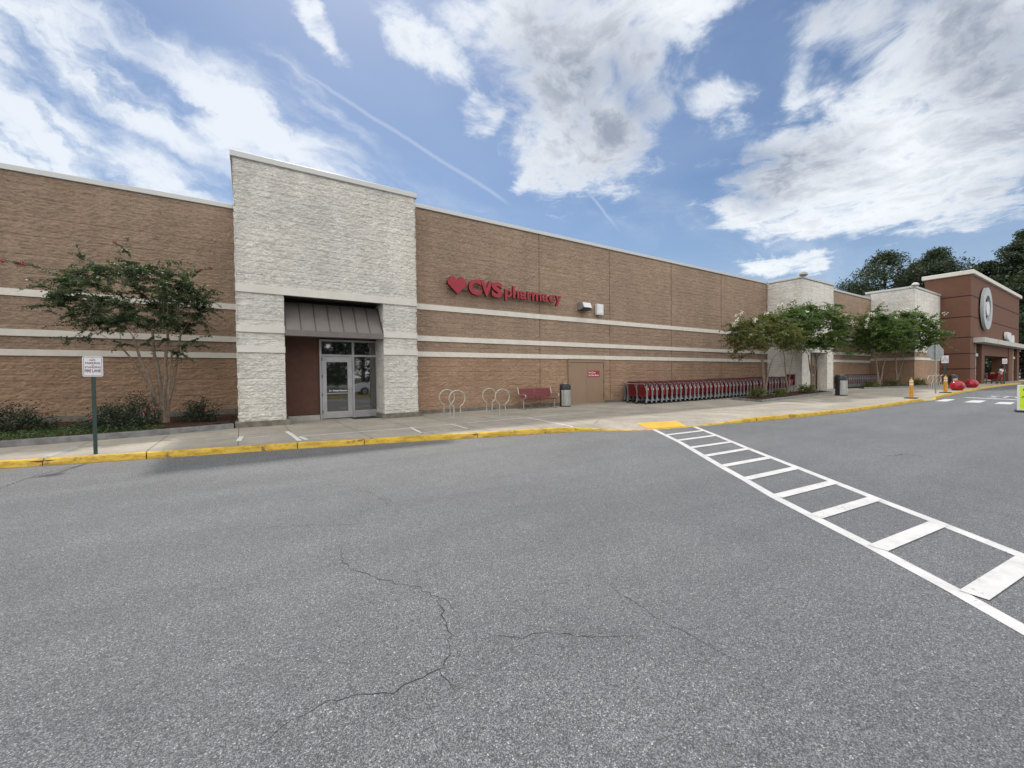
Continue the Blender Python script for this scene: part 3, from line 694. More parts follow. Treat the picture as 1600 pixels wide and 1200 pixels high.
# ---- recessed entry in the tower
m_ = MB(); m_.box(1.02, 15.98, .1, 2.20, 16.2, 4.5); m_.box(4.22, 15.98, .1, 4.55, 16.2, 4.5); m_.box(2.2, 16.02, 3.02, 4.22, 16.2, 4.5); part(m_, 'maroon_wall', 'maroon_block', smooth=0)
bw('reveal', 'white_block', 14.95, 16.0, .13, 4.3, 4.17, axis='y', step=.05, seed=21)
bw('reveal', 'white_block', 14.95, 16.0, .13, 4.3, 1.08, axis='y', step=.06, seed=22, sgn=1)
m_ = MB(); m_.box(1.0, 14.96, 4.26, 4.25, 16.1, 4.34); part(m_, 'soffit', 'bronze_metal', smooth=0)
m_ = MB(); m_.bbox(1.19, 15.86, .1, 2.18, 15.99, .30, .01); part(m_, 'recess_kerb', 'patch_grey', smooth=0)
# awning: standing-seam metal
ax0, ax1 = 1.085, 4.165
aw_ = MB(); aw_.prism([(14.90, 2.97), (14.90, 3.15), (15.62, 4.14), (15.98, 4.14), (15.98, 3.02), (14.96, 2.97)], 'x', ax0, ax1)
awning = part(aw_, 'awning', 'awning_metal', smooth=0)
for i in range(8):
    x = ax0+.02+(ax1-ax0-.04)*i/7; s_ = MB()
    s_.prism([(14.905, 3.16), (14.895, 3.175), (15.605, 4.16), (15.625, 4.14)], 'x', x-.013, x+.013); s_.build('awning_seam', 'bronze_metal', awning, OFF, smooth=0)
m_ = MB(); m_.bbox(ax0-.005, 14.87, 2.96, ax1+.005, 14.905, 3.155, .006); m_.build('awning_fascia', 'awning_metal', awning, OFF, smooth=0)
# door set, plane y=16.0
DY = 15.97
fr = MB()
fr.box(2.20, DY-.06, .13, 2.265, DY+.05, 2.97); fr.box(3.30, DY-.062, .13, 3.365, DY+.052, 2.97); fr.box(4.155, DY-.06, .13, 4.22, DY+.05, 2.97)
fr.box(2.265, DY-.058, 2.905, 4.155, DY+.05, 2.968); fr.box(2.265, DY-.057, 2.37, 4.155, DY+.05, 2.44)
ef = part(fr, 'entrance_frame', 'alu_frame', smooth=0)
for x0, x1, z0, z1 in [(2.265, 3.30, 2.44, 2.905), (3.365, 4.155, 2.44, 2.905), (3.365, 4.155, .40, 2.37)]:
    g_ = MB(); g_.box(x0, DY-.005, z0, x1, DY+.01, z1); g_.build('pane', 'dark_glass', ef, OFF, smooth=0)
m_ = MB(); m_.box(3.366, DY-.045, .15, 4.154, DY+.04, .40); m_.build('kick_panel', 'alu_frame', ef, OFF, smooth=0)
dr = MB(); dr.box(2.275, DY-.05, .16, 2.42, DY+.0, 2.36); dr.box(3.13, DY-.05, .16, 3.29, DY+.0, 2.36); dr.box(2.42, DY-.049, 2.17, 3.13, DY, 2.359); dr.box(2.42, DY-.049, .161, 3.13, DY, .40)
door = part(dr, 'glass_door', 'alu_frame', smooth=0)
m_ = MB(); m_.box(2.42, DY-.03, .4, 3.13, DY-.015, 2.17); m_.build('door_glass', 'dark_glass', door, OFF, smooth=0)
m_ = MB(); m_.tube([(3.2, DY-.05, .98), (3.2, DY-.11, 1.0), (3.2, DY-.11, 1.28), (3.2, DY-.05, 1.3)], .012, 8); m_.build('handle', 'galvanised', door, OFF)
m_ = MB(); m_.box(2.43, DY-.055, 1.035, 3.12, DY-.04, 1.06); m_.build('push_bar', 'alu_frame', door, OFF, smooth=0)
for z in (.35, .95, 1.6, 2.2):
    m_ = MB(); m_.box(2.262, DY-.075, z, 2.29, DY-.051, z+.11); m_.build('hinge', 'bronze_metal', door, OFF, smooth=0)
tt = textobj('door_lettering', 'Dr. Vincent Ramson', 'letter_white', door, (2.50, 1.115, 3.10, 1.18), DY-.032, bold=.02)
tt.location = (-sx, -sy, -.13)
m_ = MB(); m_.box(3.2, 15.25, .131, 4.05, 15.86, .145); o = m_.build('door_mat', 'black_rubber', None, (3.6, 15.5, .13), smooth=0); o.location = (3.6, 15.5, .13)
o['label'] = 'black rubber mat on the pavement before the glass side panel'; o['category'] = 'mat'
# ---- tan steel double door
m_ = MB(); m_.box(13.45, 15.69, .1, 13.52, 15.82, 2.40); m_.box(15.88, 15.69, .1, 15.95, 15.82, 2.40); m_.box(13.52, 15.688, 2.26, 15.88, 15.82, 2.40); part(m_, 'door_frame', 'door_tan', smooth=0)
for a, b in ((13.525, 14.69), (14.70, 15.875)):
    m_ = MB(); m_.bbox(a, 15.715, .14, b, 15.8, 2.25, .006); part(m_, 'steel_door', 'door_tan', smooth=0)
m_ = MB(); m_.box(13.45, 15.66, 2.40, 15.95, 15.74, 2.425); part(m_, 'drip_cap', 'door_tan', smooth=0)
for x, nm in ((13.53, 'hinge'), (15.865, 'hinge')):
    for z in (.45, 1.2, 2.0):
        m_ = MB(); m_.box(x-.012, 15.69, z, x+.012, 15.712, z+.12); part(m_, nm, 'bronze_metal', smooth=0)
m_ = MB(); m_.box(13.5, 15.6, .132, 15.9, 15.74, .145); part(m_, 'threshold', 'galvanised_dull', smooth=0)
m_ = MB(); m_.box(14.66, 15.70, 1.0, 14.735, 15.722, 1.32); part(m_, 'latch_guard', 'door_tan', smooth=0)
# ---- side door in the second tower
bw('reveal', 'white_block', 13.46, 14.2, .3, 3.1, 37.15, axis='y', step=.05, seed=31)
bw('recess_wall', 'white_block', 34.3, 36.1, .3, 3.1, 14.2, step=.07, seed=32)
m_ = MB(); m_.box(36.12, 14.14, .3, 37.08, 14.2, 2.42); sd = part(m_, 'side_door', 'door_tan', smooth=0)
m_ = MB(); m_.box(36.35, 14.125, 1.55, 36.72, 14.145, 2.15); m_.build('door_window', 'dark_glass', sd, OFF, smooth=0)
m_ = MB(); m_.box(36.45, 14.128, 1.22, 36.68, 14.146, 1.48); m_.build('door_notice', 'sign_white', sd, OFF, smooth=0)
m_ = MB(); m_.box(37.06, 14.06, .3, 37.10, 14.2, 2.48); part(m_, 'door_frame', 'maroon_block', smooth=0)
m_ = MB(); m_.box(36.1, 14.12, 2.42, 37.08, 14.2, 2.5); part(m_, 'door_head', 'door_tan', smooth=0)

def wall_item(name, label, cat, loc): return thing(name, label, cat, loc)
# red notice on the steel door
t = wall_item('door_sign', 'small red notice with white lettering on the tan steel double door', 'sign', (15.16, 15.71, 1.5))
m_ = MB(); m_.box(-.41, -.008, 0, .41, .006, .33); m_.build('sign_panel', 'sign_red', t, smooth=0)
textobj('lettering', 'Fire Door', 'letter_white', t, (-.37, .19, .13, .28), -.011, bold=.02); textobj('lettering', 'Do Not Block', 'letter_white', t, (-.37, .05, .36, .14), -.011, bold=.02)
# floodlight and utility box on the wall
t = wall_item('wall_light', 'grey metal floodlight on the tan wall, left of the white box', 'wall light', (14.42, 15.73, 4.93))
m_ = MB(); m_.prism([(0, -.02), (-.18, -.06), (-.42, .05), (-.30, .30), (0, .32)], 'x', -.28, .28); m_.build('lamp_housing', 'galvanised_dull', t, smooth=0)
m_ = MB(); m_.prism([(-.425, .05), (-.31, .305), (-.30, .29), (-.41, .05)], 'x', -.24, .27); m_.build('lens', 'white_plastic', t, smooth=0)
m_ = MB(); m_.bbox(-.30, -.44, -.075, .30, 0, -.045, .008); m_.build('mounting_plate', 'black_plastic', t, smooth=0)
t = wall_item('junction_box', 'white upright metal box on the tan wall, right of the floodlight', 'utility box', (15.55, 15.73, 4.72))
m_ = MB(); m_.bbox(-.22, -.16, 0, .22, .02, .56, .015); m_.build('box_case', 'white_plastic', t, smooth=0)
m_ = MB(); m_.bbox(-.15, -.175, .06, .15, -.155, .50, .006); m_.build('box_cover', 'white_plastic', t, smooth=0)
m_ = MB(); m_.cyl(0, -.06, -.09, 0, .035, 10); m_.build('conduit', 'galvanised_dull', t)
# security camera dome lamps on the far towers' top corners
for x, y, z, lab in ((32.98, 13.35, 8.45, 'dark hooded roof lamp at the corner of the second pale tower'), (48.5, 11.15, 9.02, 'pale hooded roof lamp at the corner of the third pale tower')):
    t = thing('roof_light', lab, 'lamp', (x, y, z))
    m_ = MB(); m_.lathe([(.001, .22), (.16, .20), (.27, .12), (.30, .0), (.22, -.05), (.001, -.06)], 16); o = m_.build('lamp_hood', 'cream_cornice' if x > 40 else 'galvanised_dull', t); o.scale = (1.3, .8, 1)
    m_ = MB(); m_.tube([(0, 0, .02), (.15, .3, .02), (.3, .6, -.05)], .03, 8); m_.build('lamp_arm', 'coping_metal', t)
t = wall_item('hose_cabinet', 'red fire cabinet low on the left side of the second pale tower', 'cabinet', (32.93, 14.1, .75))
m_ = MB(); m_.bbox(-.14, -.25, 0, .04, .25, .75, .02); m_.build('cabinet_body', 'dark_red_plastic', t, smooth=0)
m_ = MB(); m_.bbox(-.16, -.17, .1, -.139, .17, .65, .008); m_.build('cabinet_door', 'dark_red_plastic', t, smooth=0)

# ---- pharmacy wall sign
SG = (10., 15.75, 5.0)
t = thing('wall_sign', 'red raised pharmacy letters with a red heart on the tan wall', 'sign', SG)
def sign_letter(txt, name, x0, z0, x1, z1, depth=.13, bold=.04, yb=-.28):
    me = textmesh(txt, 1., .5, bold); xs_ = [v.co.x for v in me.vertices]; ys_ = [v.co.y for v in me.vertices]
    ax, bx, ay, by = min(xs_), max(xs_), min(ys_), max(ys_)
    for v in me.vertices:
        x, y, z = v.co; v.co = ((x-ax)/(bx-ax)*(x1-x0)+x0-SG[0], yb+(.5-z)*depth, (y-ay)/(by-ay)*(z1-z0)+z0-SG[2])
    me.materials.append(MAT['sign_red']); me.materials.append(MAT['sign_red_dark'])
    me.update()
    for p in me.polygons: p.material_index = 0 if abs(p.normal.y) > .9 else 1
    return link(name, me, None, t)
hp = []
for i in range(48):
    a = 2*math.pi*i/48; hp.append((16*math.sin(a)**3/34., (13*math.cos(a)-5*math.cos(2*a)-2*math.cos(3*a)-math.cos(4*a))/30.))
# the heart is the squared kind: two straight lower sides and a notched top
hp = [(0, -.50), (-.50, .02), (-.50, .14), (-.32, .40), (-.24, .44), (-.16, .42), (0, .24), (.16, .42), (.24, .44), (.32, .40), (.50, .14), (.50, .02)]
hm = MB(); hm.prism([(7.36-SG[0]+x*.86, 5.37-SG[2]+z*.76) for x, z in hp], 'y', -.28, -.13)
ho = hm.build('heart', 'sign_red', t, smooth=0); ho.data.materials.append(MAT['sign_red_dark'])
for p in ho.data.polygons: p.material_index = 0 if p.normal.y < -.9 else 1
for c, x0, x1 in (('C', 7.88, 8.48), ('V', 8.44, 9.03), ('S', 8.98, 9.53)): sign_letter(c, 'letter', x0, 5.02, x1, 5.68, bold=.055)
bx = 9.66; xh, bl, asc, des = 5.43, 5.07, 5.60, 4.93
lw = {'p': .37, 'h': .34, 'a': .36, 'r': .23, 'm': .53, 'c': .35, 'y': .37}
for c in 'pharmacy':
    w = lw[c]; z0, z1 = {'p': (des, xh), 'y': (des, xh-.01), 'h': (bl, asc)}.get(c, (bl, xh)); sign_letter(c, 'letter', bx, z0, bx+w, z1, .11, .02); bx += w+.042
m_ = MB(); m_.box(7.0-SG[0], -.13, .02+5.2-SG[2]-.0, 12.6-SG[0], -.045, .08+5.2-SG[2]); m_.build('raceway', 'tan_block', t, smooth=0)

# ------------------------------------------------------------------ brown entrance block
bx_, by_ = 69., 14.; BO = (bx_, by_, .3)
brown = thing('entrance_building', 'tall brown stucco store entrance with a cream cornice and a wide opening', 'building', BO)
def bp(mb, name, mat, **k): return mb.build(name, mat, brown, BO, smooth=k.pop('smooth', 0), **k)
BY = 9.21
m_ = MB(); m_.box(56.5, BY, 4.28, 81.7, 12.3, 10.6); m_.box(56.5, 12.3, 4.28, 81.7, 30, 8.2); m_.box(56.5, BY, .1, 58.6, 30, 4.28); m_.box(58.6, 13.5, .1, 81.7, 30, 4.28); bp(m_, 'wall', 'brown_stucco')
m_ = MB(); m_.bbox(56.3, BY-.22, 10.55, 81.9, BY+.5, 10.93, .03); m_.bbox(56.3, BY+.5, 10.55, 56.8, 12.5, 10.93, .03); bp(m_, 'cornice', 'cream_cornice')
for z in (8.60, 6.67, 4.75, 3.24, 1.81):
    m_ = MB(); m_.box(56.485, BY-.015, z-.04, 81.7 if z > 4.7 else 58.5, BY+.01, z+.04); m_.box(56.485, BY+.01, z-.04, 56.5, 12.29, z+.04); bp(m_, 'reveal_joint', 'brown_stucco_dark')
m_ = MB(); m_.bbox(57.6, BY-.75, 4.26, 82.9, BY+.05, 4.72, .02); bp(m_, 'canopy', 'canopy_metal')
for x in (57.6, 63, 80):
    m_ = MB(); m_.box(x+.6, BY-.757, 4.26, x+.75, BY-.74, 4.72); bp(m_, 'canopy_joint', 'galvanised_dull')
m_ = MB(); m_.box(61.0, BY+.02, 3.15, 77.7, BY+1.2, 4.26); bp(m_, 'lintel', 'brown_stucco')
for a, b in ((60.9, 62.2), (74.9, 77.5), (80.4, 81.7)):
    m_ = MB(); m_.bbox(a, BY-.05, .2, b, BY+1.3, 4.26, .02); bp(m_, 'pillar', 'brown_stucco')
for a, b in ((58.62, 59.9), (77.9, 79.7)):
    o = blockwall('stone_pillar', 'far_grey_block', a, b, .2, 4.26, BY+.15, step=.12, parent=brown, off=BO, seed=int(a))
    m_ = MB(); m_.box(a+.01, BY+.18, .2, b-.01, BY+1.2, 4.26); m_.build('pillar_core', 'far_grey_block', o, BO, smooth=0)
    o2 = MB(); o2.bbox(a-.06, BY+.05, 3.0, b+.06, BY+.2, 3.28, .01); o2.build('stone_band', 'canopy_metal', o, BO, smooth=0)
blockwall('porch_wall', 'far_grey_block', 58.6, 81.6, .2, 4.28, 13.4, step=.2, parent=brown, off=BO, seed=41)
m_ = MB(); m_.box(59.9, BY+.6, .2, 60.9, BY+.9, 4.2); bp(m_, 'side_infill', 'maroon_block')
m_ = MB(); m_.box(79.7, BY+.6, .2, 80.4, BY+.9, 4.2); bp(m_, 'side_infill', 'maroon_block')
# round ring-and-dot emblem
t = thing('round_emblem', 'big round grey ring and dot emblem high on the brown wall', 'sign', (61.55, BY, 7.72))
def ringm(r0, r1, y0, y1, n=48):
    mb = MB(); vs = []
    for i in range(n):
        a = 2*math.pi*i/n
        for r, y in ((r0, y0), (r1, y0), (r1, y1), (r0, y1)): vs.append((r*math.cos(a), y, r*math.sin(a)))
    return mb.add(vs, [(4*i+j, 4*((i+1) % n)+j, 4*((i+1) % n)+(j+1) % 4, 4*i+(j+1) % 4) for i in range(n) for j in range(4)])
ringm(1.28, 2.05, -.34, -.12).build('ring', 'emblem_grey', t, smooth=40)
m_ = MB(); m_.tube([(0, -.34, 0), (0, -.12, 0)], [.68, .68], 32); m_.build('dot', 'white_plastic', t, smooth=40)
for a in range(0, 360, 60):
    m_ = MB(); m_.tube([(1.7*math.cos(R(a)), -.12, 1.7*math.sin(R(a))), (1.7*math.cos(R(a)), .02, 1.7*math.sin(R(a)))], .06, 6); m_.build('standoff', 'galvanised_dull', t)
t = thing('canopy_sign', 'small white raised sign standing above the canopy of the brown entrance', 'sign', (74., BY-.2, 4.8))
m_ = MB()
m_.tube([(-2.1, -.15, .72), (-2.1, .1, .72)], .42, 20); m_.tube([(-1.1, -.15, .62), (-1.1, .1, .62)], .5, 20); m_.bbox(-2.1, -.14, .3, 0, .09, 1.1, .05); m_.tube([(1.4, -.15, .45), (1.4, .1, .45)], .45, 20); m_.bbox(-.2, -.14, .05, 1.5, .09, .85, .05)
m_.build('sign_body', 'white_plastic', t)
m_ = MB(); m_.box(-2, -.05, -.1, -1.9, .0, .4); m_.build('sign_leg', 'black_plastic', t, smooth=0)
m_ = MB(); m_.box(1.0, -.05, -.1, 1.1, 0, .2); m_.build('sign_leg', 'black_plastic', t, smooth=0)
#PART3
# ------------------------------------------------------------------ planting beds
def bed(name, pts, z, mat='mulch', hump=.04):
    from mathutils.geometry import tessellate_polygon
    xs_ = [p[0] for p in pts]; ys_ = [p[1] for p in pts]; mb = MB()
    nx = int((max(xs_)-min(xs_))/.18)+2; ny = int((max(ys_)-min(ys_))/.18)+2
    def inside(x, y):
        c = False; n = len(pts)
        for i in range(n):
            (x1, y1), (x2, y2) = pts[i], pts[(i+1) % n]
            if (y1 > y) != (y2 > y) and x < (x2-x1)*(y-y1)/(y2-y1)+x1: c = not c
        return c
    X = np.linspace(min(xs_), max(xs_), nx); Y = np.linspace(min(ys_), max(ys_), ny); idx = {}
    for j, y in enumerate(Y):
        for i, x in enumerate(X):
            if inside(x, y):
                idx[i, j] = len(mb.v); mb.v.append((x, y, z+G(x)+hump*(.5+.5*math.sin(x*2.1)*math.cos(y*2.7))+random.uniform(0, .012)))
    for (i, j) in list(idx):
        if (i+1, j) in idx and (i, j+1) in idx and (i+1, j+1) in idx: mb.f.append((idx[i, j], idx[i+1, j], idx[i+1, j+1], idx[i, j+1]))
    mb.add([(x, y, z-.01+G(x)) for x, y in pts], [tuple(range(len(pts)))])
    return struct(mb.build(name, mat, smooth=60))
def bed_kerb(pts, h, w=.15, closed=False, lab=None):
    mb = MB(); n = len(pts); rows = []
    for i, p in enumerate(pts):
        a = pts[(i-1) % n] if closed or i else p; b = pts[(i+1) % n] if closed or i < n-1 else p
        dx_, dy_ = b[0]-a[0], b[1]-a[1]; L = math.hypot(dx_, dy_); nx, ny = -dy_/L, dx_/L
        g = G(p[0])+.1; rows.append([(p[0], p[1], g), (p[0]+nx*.01, p[1]+ny*.01, g+h-.01), (p[0]+nx*.03, p[1]+ny*.03, g+h+.02), (p[0]+nx*w, p[1]+ny*w, g+h+.03), (p[0]+nx*w, p[1]+ny*w, g)])
    for r_ in rows: mb.v += r_
    for i in range(n if closed else n-1):
        for j in range(4): mb.f.append((i*5+j, ((i+1) % n)*5+j, ((i+1) % n)*5+j+1, i*5+j+1))
    return struct(mb.build('bed_kerb', 'kerb_grey', smooth=50))
KL = [(-16, 11.3+.35), (-10, 12.55+.05), (-6.5, 13.42), (-4.6, 13.84), (-3.2, 14.02), (-1.75, 14.32), (-.32, 14.80)]
bed_kerb(KL, .15)
bed('planting_bed', [(-16, 11.75)]+[(x, y+.12) for x, y in KL[1:]]+[(-.25, 14.95), (-.25, 19.25), (-16, 19.25)], .245)
P2 = [(21.75, 10.62), (26.5, 10.9), (31.6, 11.15), (33.1, 12.3), (32.6, 13.15), (27, 13.1), (22.7, 12.75)]
bed_kerb(P2, .12, closed=True); bed('planting_bed', [(22.0, 10.8), (26.5, 11.05), (31.5, 11.3), (32.8, 12.3), (32.4, 13.0), (27, 12.95), (22.85, 12.6)], .22)
P3 = [(39.5, 11.9), (44, 11.0), (48.0, 10.2), (50.5, 10.0), (50.3, 11.05), (48.5, 11.1), (48.4, 12.5), (41, 12.7)]
bed_kerb(P3, .12, closed=True); bed('planting_bed', [(39.8, 12.0), (44, 11.15), (48.0, 10.35), (50.3, 10.15), (50.1, 10.95), (48.3, 11.0), (48.25, 12.4), (41, 12.55)], .22)

# ------------------------------------------------------------------ leaves
def leafquads(cen, size, nrm=None, updir=.3, aspect=.5, bias=None):
    """numpy leaf faces: centres (n,3), one folded-flat rhombus each"""
    n = len(cen); cen = np.asarray(cen, float)
    N = rng.normal(size=(n, 3)); N[:, 2] += updir*2
    if bias is not None: N += bias
    N /= np.linalg.norm(N, axis=1)[:, None]
    D = rng.normal(size=(n, 3)) if nrm is None else np.asarray(nrm)+rng.normal(size=(n, 3))*.35
    D -= N*(D*N).sum(1)[:, None]; D /= np.linalg.norm(D, axis=1)[:, None]+1e-9
    B = np.cross(N, D); s = size*rng.uniform(.7, 1.25, (n, 1))
    V = np.stack([cen-D*s*.5, cen+B*s*aspect*.5+N*s*.05, cen+D*s*.5, cen-B*s*aspect*.5+N*s*.05], 1).reshape(-1, 3)
    return V, np.arange(n*4).reshape(n, 4)
def bez(a, b, c, n):
    t = np.linspace(0, 1, n)[:, None]; return (1-t)**2*np.array(a)+2*t*(1-t)*np.array(b)+t*t*np.array(c)
def crape(label, base, stems, ctr, rad, nt, leaf, leafmat_, flower, nfl, seed, per=46, extra=(), droop=.35, bark='bark', group=None, cutlow=-.55, twig=.55):
    random.seed(seed); global rng; rng = np.random.default_rng(seed)
    t = thing('crape_myrtle', label, 'tree', base, group=group)
    bx_, by_, bz_ = base; nodes = []; tk = MB()
    for (sx_, sy_, zz1, r0, bow) in stems:
        a = (random.uniform(-.08, .08)+sx_*.05, random.uniform(-.06, .06), -.05)
        b = (sx_*bow, sy_*bow, zz1*.45); c = (sx_, sy_, zz1)
        p = bez(a, b, c, 9); p[1:-1] += rng.normal(size=(7, 3))*.018
        rr = [r0*(1.25 if i == 0 else 1)*(1-.55*i/8) for i in range(9)]
        tk.tube([tuple(q) for q in p], rr, 8)
        for i in range(4, 9): nodes.append((p[i], rr[i]))
    br = MB(); LC = []; LD = []; tips = []
    targets = []
    while len(targets) < nt:
        q = rng.normal(size=3); q /= np.linalg.norm(q); 
        if q[2] < cutlow: continue
        q = q*(random.random()**.33*.55+.45); targets.append(np.array(ctr)+q*np.array(rad))
    targets += [np.array(e) for e in extra]
    for tg in targets:
        best = min(nodes, key=lambda nd: np.linalg.norm((tg-nd[0])*np.array([1, 1, .8]))+(3 if nd[0][2] > tg[2]+.2 else 0))
        p0, r0 = best; d_ = tg-p0; L = np.linalg.norm(d_)
        mid = p0+d_*.5+np.array([0, 0, L*droop])+rng.normal(size=3)*.05*L
        p = bez(p0, mid, tg, 8)
        br.tube([tuple(q) for q in p], [max(.004, min(r0*.45, .018)*(1-.8*i/7)) for i in range(8)], 5, caps=False)
        if L > .5: nodes.append((p[4], r0*.4))
        shoots = [(p[2:], 1.)]
        for k_ in range(3):
            i = random.randint(2, 6); dd = rng.normal(size=3)*.6+(p[7]-p[3])/(np.linalg.norm(p[7]-p[3])+1e-6)*.8; dd[2] = dd[2]*.6
            dd = dd/np.linalg.norm(dd)*twig*random.uniform(.5, 1.1); e = p[i]+dd; e[2] -= .08*twig
            sh = bez(p[i], p[i]+dd*.5+np.array([0, 0, .12*twig]), e, 6); shoots.append((sh, .7)); br.tube([tuple(q) for q in sh], [.006, .006, .005, .004, .003, .003], 4, caps=False); tips.append(e)
        tips.append(tg)
        for sh, w in shoots:
            m_ = int(per*w); u = np.linspace(0, len(sh)-1.001, m_); i = u.astype(int); f = (u-i)[:, None]
            pt = sh[i]*(1-f)+sh[i+1]*f; dr_ = sh[i+1]-sh[i]; dr_ /= np.linalg.norm(dr_, axis=1)[:, None]+1e-9
            side = np.cross(dr_, [0, 0, 1.]); side /= np.linalg.norm(side, axis=1)[:, None]+1e-9
            sg = np.where(np.arange(m_) % 2 == 0, 1, -1)[:, None]
            o = side*sg*leaf*.55; LC.append(pt+o+rng.normal(size=(m_, 3))*leaf*.25); LD.append(side*sg+dr_*.5)
    tk.build('trunk', bark, t); br.build('branches', bark, t)
    LC = np.concatenate(LC); LD = np.concatenate(LD)
    V_, F_ = leafquads(LC, leaf, LD, .6, .55); npmesh('crown', V_, F_, leafmat_, t)
    if nfl:
        fc = []
        tips.sort(key=lambda e: -(abs(e[0]-ctr[0])/rad[0]+(e[2]-ctr[2])/rad[2]+random.random()*.8))
        for e in tips[:nfl]: fc.append(e+np.array([0, 0, .02])+rng.normal(size=(34, 3))*leaf*np.array([.5, .5, .55]))
        V_, F_ = leafquads(np.concatenate(fc), leaf*.6, None, .2, .8); npmesh('blossom', V_, F_, flower, t)
    return t
Z0 = .27
crape('many-stemmed crape myrtle with dark leaves and few red blossoms before the brown wall', (-2.12, 16.45, Z0),
      [(-.95, .1, 2.3, .05, .15), (-.62, -.25, 2.6, .062, .35), (-.25, .2, 2.8, .075, .3), (.15, -.1, 2.9, .07, .35), (.42, .15, 2.7, .06, .6), (.25, -.4, 2.2, .034, .5)],
      (-.62, 0, 3.62), (1.85, 1.3, 1.15), 260, .062, 'leaf_myrtle', 'flower_red', 7, 3, per=56, cutlow=-.75, twig=.5,
      extra=[(-2.85, -.3, 4.4), (-2.9, -.1, 3.75), (-2.75, .1, 3.3), (-2.5, -.2, 2.75), (-2.1, -.3, 2.45), (-.85, 0, 5.2), (.2, .1, 4.95), (1.0, -.2, 4.75), (1.3, 0, 4.2), (1.4, -.3, 3.4), (1.3, -.2, 2.9), (.95, -.3, 2.3), (-1.6, -.2, 2.4), (.3, -.3, 2.1), (.6, -.4, 2.0), (-.9, -.4, 2.3), (-.2, -.4, 2.35), (.9, -.3, 2.6), (-1.7, 0, 4.9), (.6, .3, 4.8), (.5, -.3, 2.3), (.1, -.35, 2.5)])
crape('crape myrtle at the far left edge with only its branch tips in view', (-7.9, 15.6, Z0),
      [(-.5, .1, 2.4, .04, .3), (0, -.25, 2.6, .042, .35), (.35, .2, 2.6, .05, .4)], (0, 0, 3.3), (1.75, 1.1, 1.1), 60, .062, 'leaf_myrtle', 'flower_red', 8, 8, per=40,
      extra=[(1.9, .1, 2.95), (1.8, 0, 2.65), (1.7, .2, 2.3)])
GR = 'crape myrtles in the kerbed beds along the pavement'
crape('crape myrtle with bronze-green leaves at the left end of the first kerbed bed', (25.5, 12.3, Z0+G(25)), [(-.35, 0, 2.0, .06, .3), (.15, .2, 2.2, .07, .3), (.45, -.2, 2.1, .06, .3)],
      (-.2, 0, 3.3), (2.1, 1.8, 1.2), 120, .12, 'leaf_myrtle_bronze', 'flower_white', 8, 12, per=38, twig=.75, group=GR, cutlow=-.55,
      extra=[(-1.8, 1.1, 3.9), (-1.6, 1.2, 3.5), (-1.5, .9, 2.5), (-1.6, 1.0, 2.1), (-1.2, 1.3, 4.1)])
crape('thin-trunked crape myrtle in the middle of the first kerbed bed', (28.6, 12.5, Z0+G(28)), [(-.3, 0, 2.3, .045, .3), (.1, .2, 2.5, .05, .3), (.6, -.1, 2.3, .035, .3)],
      (0, .1, 3.9), (1.9, 1.5, 1.35), 120, .12, 'leaf_myrtle_green', 'flower_white', 5, 15, per=38, twig=.75, group=GR, cutlow=-.5)
crape('fullest crape myrtle with fresh green leaves at the right end of the first kerbed bed', (31.5, 12.2, Z0+G(31)), [(-.55, 0, 2.1, .06, .3), (-.15, .2, 2.4, .06, .4), (.25, -.2, 2.3, .07, .4), (.1, .1, 2.5, .08, .4), (.7, 0, 2.2, .05, .5)],
      (0, 0, 3.85), (2.1, 1.75, 1.85), 230, .12, 'leaf_myrtle_green', 'flower_white', 8, 19, per=42, twig=.85, group=GR, cutlow=-.65,
      extra=[(1.2, -1.5, 3.7), (1.1, -1.6, 2.9), (1.2, -1.7, 2.4), (1.3, -1.3, 4.9), (1.0, -1.2, 5.5), (-.6, 1., 5.6), (1.2, -1.7, 4.2)])
crape('wide green crape myrtle with white blossom at the left end of the second kerbed bed', (42.7, 11.95, Z0+.2), [(-.5, 0, 2.2, .08, .3), (0, .2, 2.3, .08, .3), (.9, -.2, 2.3, .07, .4)],
      (0, 0, 3.95), (2.2, 1.6, 2.0), 180, .15, 'leaf_myrtle_green', 'flower_white', 10, 23, per=38, twig=.95, group=GR, cutlow=-.6,
      extra=[(-1.4, 1.7, 2.6), (-1.4, 1.8, 3.3), (-1.4, 1.7, 4.0), (-1, 1.3, 5.6), (0, 0, 6.2)])
crape('green crape myrtle reaching towards the brown building in the second kerbed bed', (46.4, 11.8, Z0+.2), [(-.4, 0, 2.2, .07, .3), (.1, .1, 2.5, .08, .3), (.9, -.2, 2.2, .06, .4)],
      (0, -.5, 3.95), (3.0, 2.0, 2.0), 200, .15, 'leaf_myrtle_green', 'flower_white', 12, 27, per=38, twig=.95, group=GR, cutlow=-.6,
      extra=[(1.4, -2.6, 3.6), (1.5, -2.7, 4.5), (1.4, -2.8, 3.0), (1.2, -2.4, 5.2), (1.5, -2.7, 4.1), (.8, -2.2, 5.7)])

